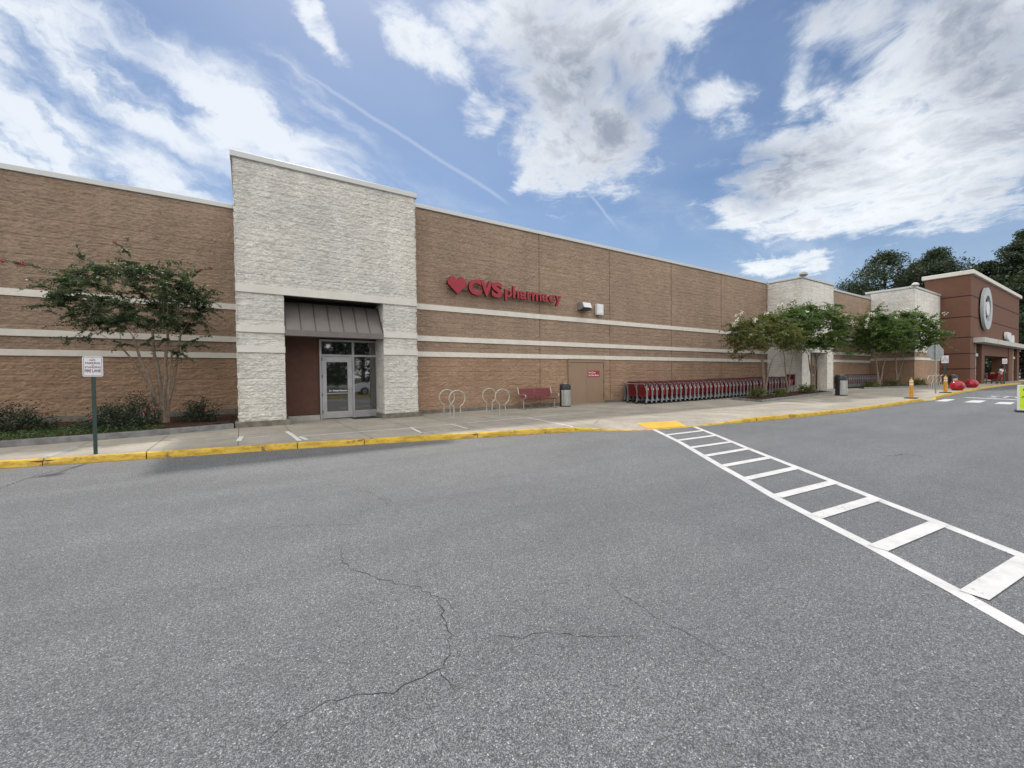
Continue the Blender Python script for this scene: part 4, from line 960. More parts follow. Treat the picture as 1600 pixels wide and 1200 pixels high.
def shrub(label, base, r, h, n, leaf, lm, fl=None, nf=0, seed=1, group=None, name='shrub'):
    global rng; rng = np.random.default_rng(seed); random.seed(seed)
    t = thing(name, label, 'shrub', base, group=group)
    q = rng.normal(size=(n, 3)); q /= np.linalg.norm(q, axis=1)[:, None]; q *= rng.uniform(.35, 1, (n, 1))**.5
    q[:, 2] = np.abs(q[:, 2]); lump = 1+.28*np.sin(q[:, 0]*6+seed)*np.cos(q[:, 2]*7+seed)+.2*np.sin(q[:, 1]*9)+.15*rng.normal(size=n)
    cen = q*np.array([r[0], r[1], h])*lump[:, None]; cen[:, 2] = np.maximum(cen[:, 2], .02)
    st = MB()
    for i in range(16):
        a = random.random()*6.28; e = (math.cos(a)*r[0]*.8*random.uniform(.3, 1.1), math.sin(a)*r[1]*.7, h*random.uniform(.7, 1.2))
        st.tube([(0, 0, -.03), (e[0]*.5, e[1]*.5, e[2]*.65), tuple(.85*v for v in e)], [.010, .007, .003], 5)
        m_ = 14; cen = np.concatenate([cen, np.linspace(.4, 1, m_)[:, None]*np.array(e)+rng.normal(size=(m_, 3))*.03])
    V_, F_ = leafquads(cen, leaf, None, .5, .6); npmesh('foliage', V_, F_, lm, t); st.build('stems', 'bark_dark', t)
    if nf:
        fc = []
        for i in range(nf):
            k_ = random.randrange(n); c = q[k_]/np.linalg.norm(q[k_])*np.array([r[0], r[1]*.9, h])*1.02; c[1] = -abs(c[1]); c[2] = max(c[2], h*.55); fc.append(c+rng.normal(size=(10, 3))*.016)
        V_, F_ = leafquads(np.concatenate(fc), .036, None, .2, .9); npmesh('blossom', V_, F_, fl, t)
    return t
RG = 'rose bushes in the bed against the brown wall'
shrub('low rose bush with one pink bloom at the left edge of the bed', (-5.1, 16.0, Z0), (.85, .6), .68, 3000, .06, 'leaf_rose', 'flower_pink', 2, 5, RG, 'rose_bush')
shrub('widest rose bush, right beside the green sign post and left of the myrtle trunks', (-2.95, 15.15, Z0), (.72, .5), .72, 3400, .055, 'leaf_rose', 'flower_pink', 3, 6, RG, 'rose_bush')
shrub('small rose bush between the myrtle trunks and the pale tower', (-1.25, 16.4, Z0), (.55, .45), .68, 2000, .055, 'leaf_rose', 'flower_pink', 3, 9, RG, 'rose_bush')
shrub('round rose bush touching the foot of the myrtle trunks on their left', (-2.65, 16.2, Z0), (.5, .4), .85, 1800, .055, 'leaf_rose', 'flower_pink', 2, 11, RG, 'rose_bush')
NG = 'low yellow-green shrubs in the kerbed beds'
for i, (x, y, r_, h_, lab) in enumerate([(23.9, 11.9, .8, .5, 'loose leafy shrub at the carts end of the first kerbed bed'), (25.2, 11.3, .55, .38, 'yellowish shrub at the foot of the bronze-green myrtle'), (29.9, 11.9, .9, .42, 'low shrub between the thin-trunked and the fullest myrtle'),
                                (41.2, 12.0, .9, .40, 'low shrub at the left end of the second kerbed bed'), (44.6, 11.6, 1.1, .5, 'spreading shrub between the two myrtles of the second kerbed bed'), (48.2, 10.8, .9, .5, 'low shrub at the right end of the second kerbed bed')]):
    shrub(lab, (x, y, .26+G(x)), (r_, r_*.55), h_, 700, .09, 'leaf_nandina', None, 0, 30+i, NG, 'low_shrub')
# ground cover in the left bed
rng = np.random.default_rng(4)
n = 16000; gx_ = rng.uniform(-9.5, -1.9, n); gy_ = rng.uniform(12.7, 16.6, n)
ky = np.interp(gx_, [p[0] for p in KL], [p[1] for p in KL])+.15; lim = 16.6-np.clip((gx_+3.6)*1.0, 0, 3)+.25*np.sin(gx_*3.)
k_ = (gy_ > ky) & (gy_ < lim)
cen = np.stack([gx_[k_], gy_[k_], .27+rng.uniform(0, .10, k_.sum())], -1)
V_, F_ = leafquads(cen, .055, None, .6, .55)
o = npmesh('ground_cover', V_, F_, 'leaf_grass'); o['kind'] = 'stuff'; o['label'] = 'bright green ground cover behind the grey kerb at the left'; o['category'] = 'ground cover'

# ------------------------------------------------------------------ background trees
def bigtree(label, base, H_, W_, kind, n, leaf, seed, bare=.3, clumps=70, group=None, name='pine_tree'):
    global rng; rng = np.random.default_rng(seed); random.seed(seed)
    t = thing(name, label, 'tree', base, group=group)
    tk = MB(); tk.tube([(0, 0, -.5), (.1*W_*.2, 0, H_*.5), (0, .2, H_*.93)], [H_*.022, H_*.015, .06], 8)
    lc = []
    for i in range(clumps):
        z = H_*(bare+(1-bare)*random.random()**.8); f = (z/H_-bare)/(1-bare)
        rr = W_*(math.sin(math.pi*min(1, f*.8+.22))**.7)*random.uniform(.35, 1.); a = random.random()*6.283
        c = np.array([math.cos(a)*rr, math.sin(a)*rr, z+rr*.12]); 
        tk.tube([(0, 0, z-rr*.25), (c[0]*.5, c[1]*.5, z-rr*.1), tuple(c)], [.10, .07, .03], 5, caps=False)
        cs = W_*random.uniform(.20, .36)*(1.1-.4*f); m_ = int(n/clumps)
        q = rng.normal(size=(m_, 3)); q /= np.linalg.norm(q, axis=1)[:, None]; q *= rng.uniform(.2, 1, (m_, 1))**.6
        lc.append(c+q*np.array([cs, cs, cs*.62])+rng.normal(size=(m_, 3))*cs*.12)
    tk.build('trunk', 'bark_dark', t)
    V_, F_ = leafquads(np.concatenate(lc), leaf, None, .3, .5 if kind == 'leaf_oak' else .32); npmesh('crown', V_, F_, kind, t)
BG = 'tall dark trees behind the store'
for i, (lab, nm, x, y, H_, W_, kind, clumps, bare) in enumerate([
    ('tall dark round-topped tree left of the brown building', 'pine_tree', 98, 26.5, 22.4, 7.4, 'leaf_pine', 110, .25),
    ('dark tree just left of the brown cornice corner with a broken top', 'pine_tree', 101, 20.5, 22.0, 6.6, 'leaf_pine', 110, .25),
    ('lowest leftmost tree peeping over the tan roof', 'oak_tree', 104, 33, 18.2, 5.0, 'leaf_oak', 55, .2),
    ('dark bushy tree between the two tallest behind the brown roof', 'pine_tree', 108, 24.5, 21.8, 6.2, 'leaf_pine', 90, .2),
    ('loose pine with sky showing through right above the brown cornice', 'pine_tree', 104, 15.0, 19.5, 4.6, 'leaf_pine', 40, .35),
    ('tall pine at the right edge above the brown building', 'pine_tree', 106, 11.2, 23.5, 5.4, 'leaf_pine', 80, .15),
    ('dark dense tree beyond the right end of the brown building', 'oak_tree', 100, 7.2, 21.5, 6.5, 'leaf_oak', 110, .04),
    ('dark tree at the right edge down to the ground', 'oak_tree', 112, 2.5, 20.5, 7.5, 'leaf_oak', 110, .04),
    ('mid-height dark tree filling the gap behind the right edge', 'oak_tree', 92, 9.4, 15.0, 4.8, 'leaf_oak', 80, .04)]):
    bigtree(lab, (x, y, .1), H_, W_*1.15, kind, 21000, .50, 50+i, min(bare, .2), clumps, BG, nm)
# wood on the far side of the lot, behind the photographer (seen mirrored in the entrance glass)
for i in range(9):
    x = -6+i*5.0+rng.uniform(-1, 1)
    bigtree('leafy tree on the far side of the lot, mirrored in the entrance glass', (x, -30-rng.uniform(0, 5), 0), 12.5+4*rng.random(), 5.6, 'leaf_oak', 9000, .6, 80+i, .04, 70, 'trees on the far side of the lot', 'oak_tree')
#PART4
# ------------------------------------------------------------------ bike hoops
def hoop(label, x, y, s=1., rz=0., group='round bike hoops set in the pavement', proto=[None]):
    if proto[0] is None:
        t = thing('bike_hoop', label, 'bike rack', (0, 0, 0), group=group)
        r = .295; a0 = R(-66); pts = []
        for i in range(29):
            a = a0+(math.pi*2-R(48))*i/28; pts.append((r*math.cos(a), 0, .68+r*math.sin(a)))
        m_ = MB(); m_.tube(pts, .025, 10); m_.build('ring', 'galvanised', t, smooth=60)
        for p in (pts[0], pts[-1]):
            m_ = MB(); m_.tube([(p[0], 0, p[2]+.01), (p[0], 0, 0)], .025, 10); m_.build('post', 'galvanised', t, smooth=60)
        m_ = MB(); m_.lathe([(.0, .012), (.05, .012), (.055, 0)], 16, pts[0][0], 0); m_.lathe([(.0, .012), (.05, .012), (.055, 0)], 16, pts[-1][0], 0); m_.build('base_flange', 'galvanised_dull', t)
        proto[0] = t
    else: t = dup(proto[0], (0, 0, 0), 0, label)
    t.location = (x, y, zw(x, y)); t.rotation_euler = (0, 0, rz); t.scale = (s, s, s); return t
hoop('back hoop of the bike rack pair nearer the pale tower', 6.42, 14.55, rz=-.15); hoop('front hoop of the bike rack pair nearer the pale tower', 6.35, 13.5, rz=-.15)
hoop('back hoop of the bike rack pair nearer the red bench', 8.3, 14.6, rz=-.1); hoop('front hoop of the bike rack pair nearer the red bench', 8.2, 13.42, rz=-.1)
for i, w in enumerate(('nearest', 'second', 'third', 'farthest')): hoop(w+' of the four small hoops in front of the third pale tower', 42.6+i*1.5, 8.95+i*.08, 1., -.3)

# ------------------------------------------------------------------ bench
t = thing('bench', 'red metal bench with silver bent-tube arms against the tan wall', 'bench', (11.15, 15.0, .13), R(1))
m_ = MB(); m_.bbox(-.9, -.16, .40, .9, .27, .435, .012); m_.build('seat', 'bench_red', t)
for a, b in ((-.89, -.012), (.012, .89)):
    m_ = MB(); m_.bbox(a, -.015, .0, b, .015, .40, .01); o = m_.build('backrest', 'bench_red', t); o.location = (0, .33, .50); o.rotation_euler = (R(-12), 0, 0)
    s_ = MB()
    for k in range(5): s_.box(a+.05, -.022, .05+k*.07, b-.05, -.016, .075+k*.07)
    s_.build('slot_pattern', 'maroon_block', o, smooth=0)
s_ = MB()
for k in range(5): s_.box(-.86, -.12+k*.075, .436, .86, -.09+k*.075, .44)
s_.build('slot_pattern', 'maroon_block', t, smooth=0)
for s_ in (-1, 1):
    x = s_*.93
    m_ = MB(); m_.tube([(x, .42, .93), (x, .39, .90), (x, .34, .68), (x, .27, .63), (x, .0, .655), (x, -.16, .64), (x, -.22, .58), (x, -.2, .50), (x, -.12, .44), (x, .05, .41), (x, .25, .41)], .022, 10); m_.build('armrest', 'galvanised', t, smooth=60)
    m_ = MB(); m_.tube([(x*.93, .05, .41), (x*.93, .05, .03)], .024, 10); m_.build('leg', 'galvanised', t, smooth=60)
    m_ = MB(); m_.bbox(x*.93-.035, -.24, 0, x*.93+.035, .36, .03, .01); m_.build('foot', 'galvanised', t)
# ------------------------------------------------------------------ litter bins
def bin_(label, x, y, proto=[None], sc=1.0):
    if proto[0] is None:
        t = thing('litter_bin', label, 'litter bin', (0, 0, 0), group='steel and black litter bins')
        m_ = MB(); m_.lathe([(0, .02), (.245, .02), (.25, .05), (.25, .80), (.0, .80)], 36); m_.build('bin_body', 'black_plastic', t)
        vs = []; fs = []; n = 54
        mb = MB()
        for i in range(n+1):
            a = R(-172+158*i/n); r = .262+.008*abs(math.sin(i*math.pi/3)); vs += [(r*math.cos(a), r*math.sin(a), .05), (r*math.cos(a), r*math.sin(a), .79)]
        mb.add(vs, [(2*i, 2*i+2, 2*i+3, 2*i+1) for i in range(n)]); mb.build('steel_panel', 'ribbed_steel', t, smooth=25)
        m_ = MB(); m_.lathe([(.27, .79), (.275, .80), (.275, .835), (.255, .84), (.255, 1.0), (.235, 1.04), (.16, 1.065), (0, 1.07)], 36); m_.build('hood', 'black_plastic', t)
        m_ = MB(); m_.bbox(-.11, -.262, .86, .11, -.20, .97, .02); o = m_.build('opening', 'crack_dark', t); o.rotation_euler = (0, 0, R(42))
        m_ = MB(); m_.lathe([(.12, 1.062), (.12, 1.09), (.0, 1.095)], 24); m_.build('ash_tray', 'galvanised', t)
        m_ = MB(); m_.lathe([(.27, 0), (.275, .035), (.25, .05), (0, .05)], 36); m_.build('base', 'black_plastic', t)
        proto[0] = t
    else: t = dup(proto[0], (0, 0, 0), 0, label)
    t.location = (x, y, zw(x, y)); t.scale = (sc, sc, sc); return t
bin_('litter bin between the red bench and the tan steel double door', 12.72, 15.1); bin_('litter bin on open pavement right of the first kerbed bed', 29.6, 10.0, sc=1.12); bin_('farthest litter bin, against the brown building behind a yellow post', 44.9, 8.2, sc=.92)

# ------------------------------------------------------------------ shopping carts
def cart_proto():
    t = thing('shopping_cart', '', 'shopping cart', (0, 0, 0), group='red shopping carts nested in rows against the wall')
    # frame: two moulded rear uprights that flare into a foot, lower rails running forward
    for s_ in (-1, 1):
        y = .30*s_
        m_ = MB(); m_.prism([(-.05, .80), (.02, .95), (.055, .95), (.075, .78), (.085, .40), (.13, .26), (.20, .20), (.20, .165), (.06, .15), (.01, .07), (-.05, .07), (-.03, .17), (.01, .30), (.02, .6)], 'y', y-.018, y+.018); m_.build('upright', 'grey_plastic', t, smooth=0)
        m_ = MB(); m_.tube([(.08, y, .18), (.5, y*.82, .17), (.92, y*.62, .16)], .017, 6); m_.build('rail', 'grey_plastic', t)
        m_ = MB(); m_.tube([(.04, y, .93), (-.02, y, 1.0), (-.10, y*.98, 1.01), (-.13, y*.95, .96), (-.09, y*.97, .88), (-.01, y, .80)], .014, 6); m_.build('handle_loop', 'grey_plastic', t)
        for (wx, wy) in ((.0, y), (.88, y*.62)):
            m_ = MB(); m_.tube([(wx, wy-.016, .062), (wx, wy+.016, .062)], .062, 12); m_.build('wheel', 'black_rubber', t)
    m_ = MB(); m_.tube([(-.115, -.29, 1.005), (-.115, .29, 1.005)], .019, 8); m_.build('handle', 'grey_plastic', t)
    m_ = MB()
    def ringp(x, z, w): return [(x, -w, z), (x, w, z)]
    # basket walls, open top, wider at the back
    A_ = [(.03, -.275, .93), (.03, .275, .93), (.90, .20, .86), (.90, -.20, .86)]; B_ = [(.09, -.235, .36), (.09, .235, .36), (.80, .165, .50), (.80, -.165, .50)]
    m_.add(A_+B_, [(0, 1, 5, 4), (1, 2, 6, 5), (2, 3, 7, 6), (3, 0, 4, 7), (4, 5, 6, 7)]); m_.build('basket', 'red_plastic', t, smooth=0)
    m_ = MB()
    for k in range(5): m_.box(.012, -.25, .48+k*.09, .028, .25, .50+k*.09)
    m_.build('basket_ribs', 'dark_red_plastic', t, smooth=0)
    m_ = MB(); m_.prism([(.10, .93), (.12, 1.03), (.17, 1.09), (.25, 1.10), (.30, 1.03), (.30, .93)], 'y', -.24, .24); m_.build('child_seat', 'dark_red_plastic', t, smooth=40)
    m_ = MB(); m_.tube([(.9, -.2, .865), (.9, .2, .865)], .016, 6); m_.build('front_bumper', 'grey_plastic', t)
    m_ = MB(); m_.box(.10, -.325, .70, .14, -.318, .79); m_.build('side_tag', 'reflective_white', t, smooth=0)
    m_ = MB(); m_.box(.1, -.2, .15, .86, .2, .175); m_.build('lower_tray', 'black_plastic', t, smooth=0)
    return t
CP = cart_proto(); first = True
ORD = ['first', 'second', 'third', 'fourth', 'fifth', 'sixth', 'seventh', 'eighth', 'ninth', 'tenth', 'eleventh', 'twelfth', 'thirteenth', 'fourteenth', 'fifteenth', 'sixteenth', 'seventeenth', 'eighteenth', 'nineteenth', 'twentieth']
def ordn(i):
    if i < 20: return ORD[i]
    return {20: 'twenty', 30: 'thirty'}[i//10*10]+'-'+ORD[i % 10-1] if i % 10 != 9 or True else ''
def nth(i):
    i += 1
    if i <= 20: return ORD[i-1]
    if i % 10 == 0: return {30: 'thirtieth', 40: 'fortieth'}[i]
    return {20: 'twenty', 30: 'thirty'}[i//10*10]+'-'+ORD[i % 10-1]
for row, y0, x0, n in (('front row', 13.78, 16.52, 39), ('middle row', 14.58, 16.78, 38), ('wall-side row', 15.3, 17.35, 36)):
    for i in range(n):
        x = x0+.387*i; y = y0+random.gauss(0, .012); lab = '%s cart from the left in the %s of the long line' % (nth(i), row)
        if first: o = CP; o['label'] = lab; first = False
        else: o = dup(CP, (0, 0, 0), 0, lab)
        o.location = (x, y, zw(x, y-.3)); o.rotation_euler = (0, 0, random.gauss(0, .012))
for i in range(23):
    x = 38.8+.387*i; o = dup(CP, (x, 13.3, .13+G(x)), 0, '%s red cart of the shaded row between two pale towers' % nth(i)); o['group'] = 'red shopping carts in the shaded row between two pale towers'

# ------------------------------------------------------------------ posts and signs
def firelane(label, x, y, h, sz=1., rz=0., first_=[None]):
    if first_[0] is None:
        t = thing('fire_lane_sign', label, 'sign', (0, 0, 0), group='no parking fire lane signs along the kerb')
        m_ = MB(); m_.prism([(-.03, -.012), (.03, -.012), (.03, .004), (.018, .004), (.018, .03), (-.018, .03), (-.018, .004), (-.03, .004)], 'z', 0, 1.62); m_.build('post', 'green_post', t, smooth=0)
        def rrect(x0, z0, x1, z1, r):
            p = []
            for cx, cz, a in ((x1-r, z1-r, 0), (x0+r, z1-r, 90), (x0+r, z0+r, 180), (x1-r, z0+r, 270)):
                for k in range(5): p.append((cx+r*math.cos(R(a+k*22.5)), cz+r*math.sin(R(a+k*22.5))))
            return p
        m_ = MB(); m_.prism(rrect(-.15, 1.55, .15, 1.95, .03), 'y', -.020, -.016); pn = m_.build('sign_panel', 'sign_white', t, smooth=0)
        o_ = rrect(-.135, 1.565, .135, 1.935, .022); i_ = rrect(-.129, 1.571, .129, 1.929, .018); k = len(o_)
        m_ = MB(); m_.add([(a, -.0205, b) for a, b in o_]+[(a, -.0205, b) for a, b in i_], [(j, (j+1) % k, (j+1) % k+k, j+k) for j in range(k)]); m_.build('border', 'sign_black', pn, smooth=0)
        for txt, fit in (('NO', (-.042, 1.855, .042, 1.895)), ('PARKING', (-.11, 1.795, .11, 1.838)), ('or', (-.02, 1.765, .02, 1.783)), ('STANDING', (-.118, 1.715, .118, 1.755)), ('FIRE LANE', (-.118, 1.635, .118, 1.695))):
            textobj('lettering', txt, 'sign_ink', pn, fit, -.0208, bold=.03)
        m_ = MB(); m_.tube([(0, -.024, 1.912), (0, -.018, 1.912)], .008, 8); m_.tube([(0, -.024, 1.585), (0, -.018, 1.585)], .008, 8); m_.build('bolt', 'galvanised_dull', pn)
        first_[0] = t
    else: t = dup(first_[0], (0, 0, 0), 0, label)
    t.location = (x, y, zw(x, y)); t.rotation_euler = (0, 0, rz); t.scale = (sz, sz, h/1.95); return t
firelane('white fire lane sign on a dark green post before the flower bed at the left', -2.55, 11.45, 1.95, 1., R(-3))
firelane('fire lane sign standing right behind a yellow post near the brown building', 36.1, 6.95, 2.25, 1.25, R(-45))
firelane('farthest fire lane sign, in front of the entrance beside the person', 60.2, 7.62, 2.4, 1.3, R(-45))
# stop sign seen from the back
t = thing('stop_sign', 'octagonal road sign seen from its bare grey back on a thin post', 'sign', (34.2, 6.95, .3), R(-40))
m_ = MB(); m_.tube([(0, 0, 0), (0, 0, 2.85)], .035, 8); m_.build('post', 'galvanised_dull', t)
m_ = MB(); m_.prism([(.47*math.cos(R(22.5+45*i)), 2.42+.47*math.sin(R(22.5+45*i))) for i in range(8)], 'y', .036, .042); m_.build('sign_panel', 'galvanised_dull', t, smooth=0)
m_ = MB(); m_.prism([(.45*math.cos(R(22.5+45*i)), 2.42+.45*math.sin(R(22.5+45*i))) for i in range(8)], 'y', .042, .045); m_.build('sign_front', 'sign_red', t, smooth=0)
# yellow delineator posts
def delin(label, x, y, pr_=[None]):
    if pr_[0] is None:
        t = thing('delineator_post', label, 'bollard', (0, 0, 0), group='yellow delineator posts on black bases')
        m_ = MB(); m_.lathe([(0, .05), (.10, .05), (.085, .12), (.085, .55), (.075, .62), (.075, .92), (.055, .96), (.025, 1.0), (.03, 1.06), (.0, 1.08)], 16); m_.build('post', 'bollard_yellow', t)
        for z in (.68, .82):
            m_ = MB(); m_.lathe([(.0765, z), (.0785, z+.005), (.0785, z+.085), (.0765, z+.09)], 16); m_.build('reflective_band', 'reflective_white', t)
        m_ = MB(); m_.bbox(-.24, -.24, 0, .24, .24, .045, .02); m_.build('base', 'black_rubber', t)
        pr_[0] = t
    else: t = dup(pr_[0], (0, 0, 0), 0, label)
    t.location = (x, y, zw(x, y)); return t
delin('yellow post with a pointed tip left of the dropped kerb', 28.7, 6.72); delin('yellow post right of the dropped kerb, before the fire lane sign', 35.3, 6.75)
# red concrete balls
for i, (x, y, lab) in enumerate(((39.3, 6.98, 'glossy red concrete ball nearer the stop sign'), (46.2, 7.45, 'glossy red concrete ball nearer the store entrance'))):
    t = thing('ball_bollard', lab, 'bollard', (x, y, zw(x, y)), group='red ball bollards')
    m_ = MB(); m_.lathe([(.0, .66)]+[(.37*math.cos(R(a)), .30+.365*math.sin(R(a))) for a in range(85, -56, -5)]+[(.19, 0)], 32); m_.build('ball', 'sign_red_ball', t, smooth=80)
    m_ = MB(); m_.lathe([(.24, 0), (.23, .025), (.1, .03)], 24); m_.build('base_ring', 'plinth_stone', t)
# folding pedestrian warning board
t = thing('crossing_board', 'lime yellow pedestrian crossing board with white frame on a black base', 'sign', (24.5, 2.42, G(24)), R(-80))
for s_ in (-1, 1):
    m_ = MB(); m_.bbox(-.36, -.02, .06, -.30, .02, 1.02, .008); m_.bbox(.30, -.02, .06, .36, .02, 1.02, .008); m_.bbox(-.30, -.019, .96, .30, .019, 1.02, .008); m_.bbox(-.30, -.019, .06, .30, .019, .12, .008)
    f_ = m_.build('frame', 'sign_white', t); f_.location = (0, .09*s_, 0); f_.rotation_euler = (R(4*s_), 0, 0 if s_ < 0 else 0)
    m_ = MB(); m_.box(-.3, -.008, .12, .3, .008, .96); m_.build('panel', 'lime_sheet', f_, smooth=0)
    yy_ = -.0095 if s_ < 0 else .0095
    if s_ < 0:
        m_ = MB(); m_.prism([(.23*math.cos(R(a)), .84+.085*math.sin(R(a))) for a in range(0, 360, 15)], 'y', -.012, -.009); m_.build('oval', 'sign_black', f_, smooth=0)
        m_ = MB(); m_.prism([(.20*math.cos(R(a)), .84+.062*math.sin(R(a))) for a in range(0, 360, 15)], 'y', -.014, -.0125); m_.build('oval_field', 'sign_red', f_, smooth=0)
        textobj('lettering', 'YIELD FOR', 'sign_black', f_, (-.2, .64, .2, .70), -.0105, bold=.03)
        m_ = MB(); m_.box(-.28, -.0105, .535, .28, -.009, .55); m_.build('rule', 'sign_black', f_, smooth=0)
        textobj('lettering', 'PEDESTRIANS', 'sign_black', f_, (-.24, .56, .24, .605), -.0105, bold=.03)
        m_ = MB(); m_.prism([(.03*math.cos(R(a))+.01, .475+.03*math.sin(R(a))) for a in range(0, 360, 30)], 'y', -.0107, -.009)
        m_.prism([(-.03, .43), (.045, .43), (.10, .35), (.085, .34), (.04, .385), (.035, .33), (.10, .20), (.07, .19), (.005, .29), (-.06, .19), (-.09, .20), (-.02, .32), (-.03, .38), (-.075, .33), (-.09, .345)], 'y', -.0106, -.009)
        m_.build('walking_figure', 'sign_black', f_, smooth=0)
m_ = MB(); m_.bbox(-.42, -.30, 0, .42, .30, .075, .03); m_.build('base', 'black_rubber', t)

# ------------------------------------------------------------------ person with a cart
def skin_chain(name, pts, edges, radii, mat, parent, sub=1):
    me = bpy.data.meshes.new(name); me.from_pydata(pts, edges, []); o = bpy.data.objects.new(name, me); C.objects.link(o)
    md = o.modifiers.new('s', 'SKIN'); md.use_smooth_shade = True
    for i, r in enumerate(radii): me.skin_vertices[0].data[i].radius = (r, r) if not isinstance(r, tuple) else r
    me.skin_vertices[0].data[0].use_root = True
    sb = o.modifiers.new('b', 'SUBSURF'); sb.levels = sub; sb.render_levels = sub
    dg = bpy.context.evaluated_depsgraph_get(); dg.update(); m2 = bpy.data.meshes.new_from_object(o.evaluated_get(dg)); bpy.data.objects.remove(o)
    m2.materials.clear(); return link(name, m2, mat, parent)
PX, PY = 62.6, 8.2
t = thing('person', 'person in a white shirt and red shorts leaning on a red cart by the entrance', 'person', (PX, PY, zw(PX, PY)), R(150))
# local: +y is the way the person faces
P_ = [(0, 0, .92), (0, .04, 1.12), (0, .10, 1.30), (0, .15, 1.42), (0, .19, 1.50), (0, .22, 1.58), (0, .23, 1.66),
      (-.10, 0, .86), (-.11, .06, .50), (-.11, -.02, .09), (-.11, .10, .04), (.10, 0, .86), (.12, -.10, .50), (.11, -.22, .11), (.11, -.10, .04),
      (-.19, .15, 1.39), (-.24, .22, 1.14), (-.20, .46, 1.06), (-.19, .54, 1.05), (.19, .15, 1.39), (.24, .22, 1.14), (.20, .46, 1.06), (.19, .54, 1.05)]
E_ = [(0, 1), (1, 2), (2, 3), (3, 4), (4, 5), (5, 6), (0, 7), (7, 8), (8, 9), (9, 10), (0, 11), (11, 12), (12, 13), (13, 14), (3, 15), (15, 16), (16, 17), (17, 18), (3, 19), (19, 20), (20, 21), (21, 22)]
R_ = [.13, .12, .135, .12, .055, .085, .085, .09, .06, .038, .035, .09, .06, .038, .035, .055, .042, .03, .03, .055, .042, .03, .03]
skin_chain('body', P_, E_, R_, 'skin', t)
skin_chain('shirt', [(0, 0, .90), (0, .04, 1.12), (0, .10, 1.30), (0, .15, 1.41), (-.19, .15, 1.39), (-.235, .20, 1.22), (.19, .15, 1.39), (.235, .20, 1.22)], [(0, 1), (1, 2), (2, 3), (3, 4), (4, 5), (3, 6), (6, 7)], [.165, .15, .16, .135, .075, .065, .075, .065], 'shirt_white', t)
skin_chain('shorts', [(0, 0, .90), (-.10, 0, .84), (-.115, .04, .52), (.10, 0, .84), (.12, -.07, .52)], [(0, 1), (1, 2), (0, 3), (3, 4)], [.155, .115, .085, .115, .085], 'shorts_red', t)
m_ = MB(); m_.lathe([(0, 1.76), (.07, 1.74), (.105, 1.68), (.11, 1.62), (.09, 1.55), (.05, 1.52)], 14, 0, .205); m_.build('hair', 'hair_dark', t, smooth=80)
for x, y in ((-.11, .06), (.11, -.14)):
    m_ = MB(); m_.bbox(x-.05, y-.12, 0, x+.05, y+.14, .09, .025); m_.build('shoe', 'black_rubber', t)
o = dup(CP, (PX+.15, PY+.75, zw(PX, PY)), R(150), 'single red cart pushed by the person in the white shirt'); o.rotation_euler = (0, 0, R(150+90)); del o['group']

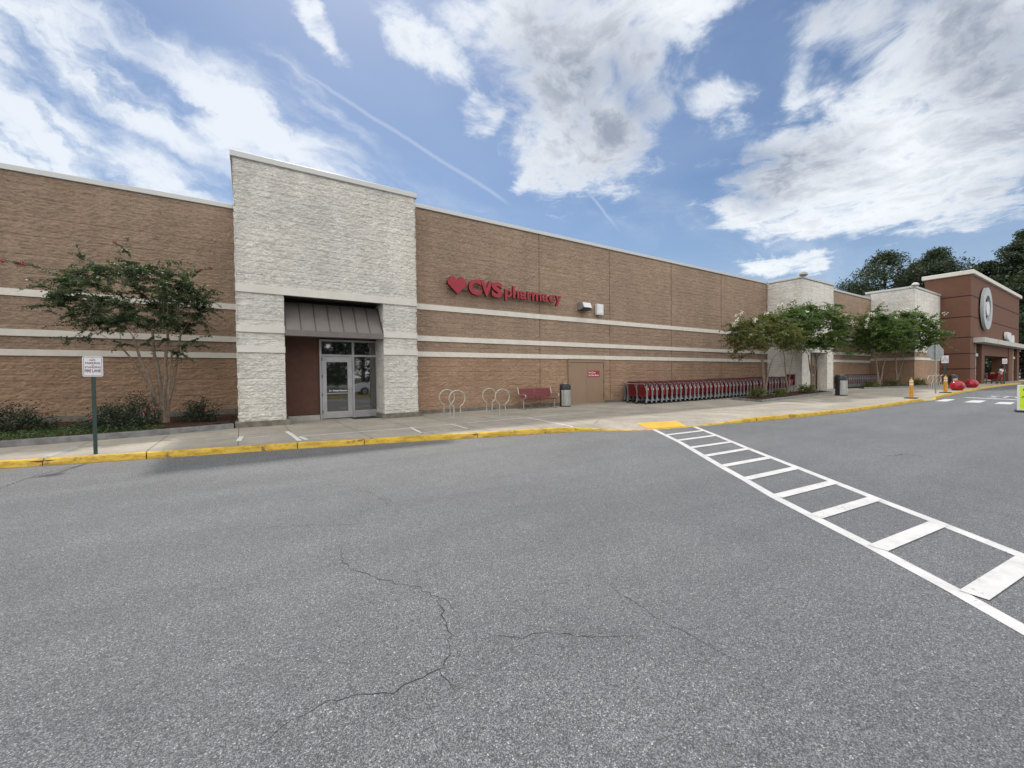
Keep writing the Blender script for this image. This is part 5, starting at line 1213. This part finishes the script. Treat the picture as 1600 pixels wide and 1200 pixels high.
# ------------------------------------------------------------------ cars
def car(label, name, x, y, z, rz, body, suv=True, sc=1.):
    t = thing(name, label, 'car', (x, y, z), rz)
    prof = [(-2.3, .38), (-2.32, .75), (-2.22, 1.02), (-1.9, 1.60), (-1.6, 1.68), (.0, 1.70), (.45, 1.62), (1.15, 1.10), (2.0, .98), (2.28, .80), (2.32, .45), (2.25, .32)]
    def arch(cx): return [(cx+.40*math.cos(R(a)), .34+.40*math.sin(R(a))) for a in range(180, -1, -20)]
    low = [(-2.2, .30)]+[p for p in arch(-1.42)]+[p for p in arch(1.42)]+[(2.2, .30)]
    poly = prof[::-1]; full = low+[(2.25, .32), (2.32, .45), (2.28, .80), (2.0, .98), (1.15, 1.06), (-2.2, 1.10), (-2.32, .75), (-2.3, .38)]
    m_ = MB(); m_.prism(full, 'y', -.90, .90); m_.build('body', body, t, smooth=0)
    cab = [(1.15, 1.06), (.45, 1.60), (.0, 1.68), (-1.6, 1.66), (-1.9, 1.58), (-2.2, 1.10)]
    mb = MB(); k = len(cab)
    mb.add([(a, -.88+.22*max(0, (b-1.06)/.6), b) for a, b in cab]+[(a, .88-.22*max(0, (b-1.06)/.6), b) for a, b in cab], [tuple(range(k)), tuple(range(k, 2*k))[::-1]]+[(i, (i+1) % k, (i+1) % k+k, i+k) for i in range(k)]); mb.build('roof', body, t, smooth=0)
    for s_ in (-1, 1):
        for a, b, c, d in ((.95, 1.14, .40, 1.55), (-.1, 1.14, -.1, 1.60), (-1.15, 1.14, -1.15, 1.60)):
            pass
        for (p0, p1) in (((.95, -.02), (.35, .0)), ((-.08, -1.12), (-.08, -1.12)), ((-1.2, -1.95), (-1.2, -1.72))):
            f_ = lambda xx, zz: (xx, s_*(.885-.22*(zz-1.06)/.6+.004), zz)
            m_ = MB(); m_.add([f_(p0[0], 1.14), f_(p0[1], 1.14), f_(p1[1], 1.56), f_(p1[0], 1.56)], [(0, 1, 2, 3)]); m_.build('side_window', 'dark_glass', t, smooth=0)
        for wx in (-1.42, 1.42):
            m_ = MB(); m_.tube([(wx, s_*.72, .34), (wx, s_*.91, .34)], .34, 24); w = m_.build('wheel', 'black_rubber', t)
            m_ = MB(); m_.tube([(wx, s_*.90, .34), (wx, s_*.925, .34)], .20, 20); m_.build('rim', 'galvanised', w)
        m_ = MB(); m_.bbox(2.12, s_*.72-.16, .68, 2.31, s_*.72+.16, .84, .03); m_.build('headlight', 'white_plastic', t)
        m_ = MB(); m_.bbox(-2.335, s_*.76-.1, .8, -2.2, s_*.76+.1, 1.1, .02); m_.build('tail_light', 'sign_red', t)
    m_ = MB(); m_.add([(1.12, -.80, 1.10), (1.12, .80, 1.10), (.49, .66, 1.585), (.49, -.66, 1.585)], [(0, 1, 2, 3)]); o = m_.build('windscreen', 'dark_glass', t, smooth=0); o.location = (.03, 0, .02)
    t.scale = (sc, sc, sc); return t
car('silver car cut off by the right edge of the picture, beyond the entrance', 'parked_car', 70.5, 6.1, G(60), R(187), 'car_silver', sc=1.05)
# across the lot behind the photographer: seen only mirrored in the entrance glass
struct(sheet('grass_island', 'soil_grass', [2, 6, 10, 14, 18], [-6.5, -5, -3.4], lambda x: .12))
m_ = MB(); m_.bbox(1.9, -3.4, 0, 18.1, -3.22, .14, .02); struct(m_.build('island_kerb', 'kerb_yellow', smooth=0))
car('white car across the lot, mirrored in the entrance side glass', 'parked_car', 10.6, -8.3, 0, R(180), 'car_white')
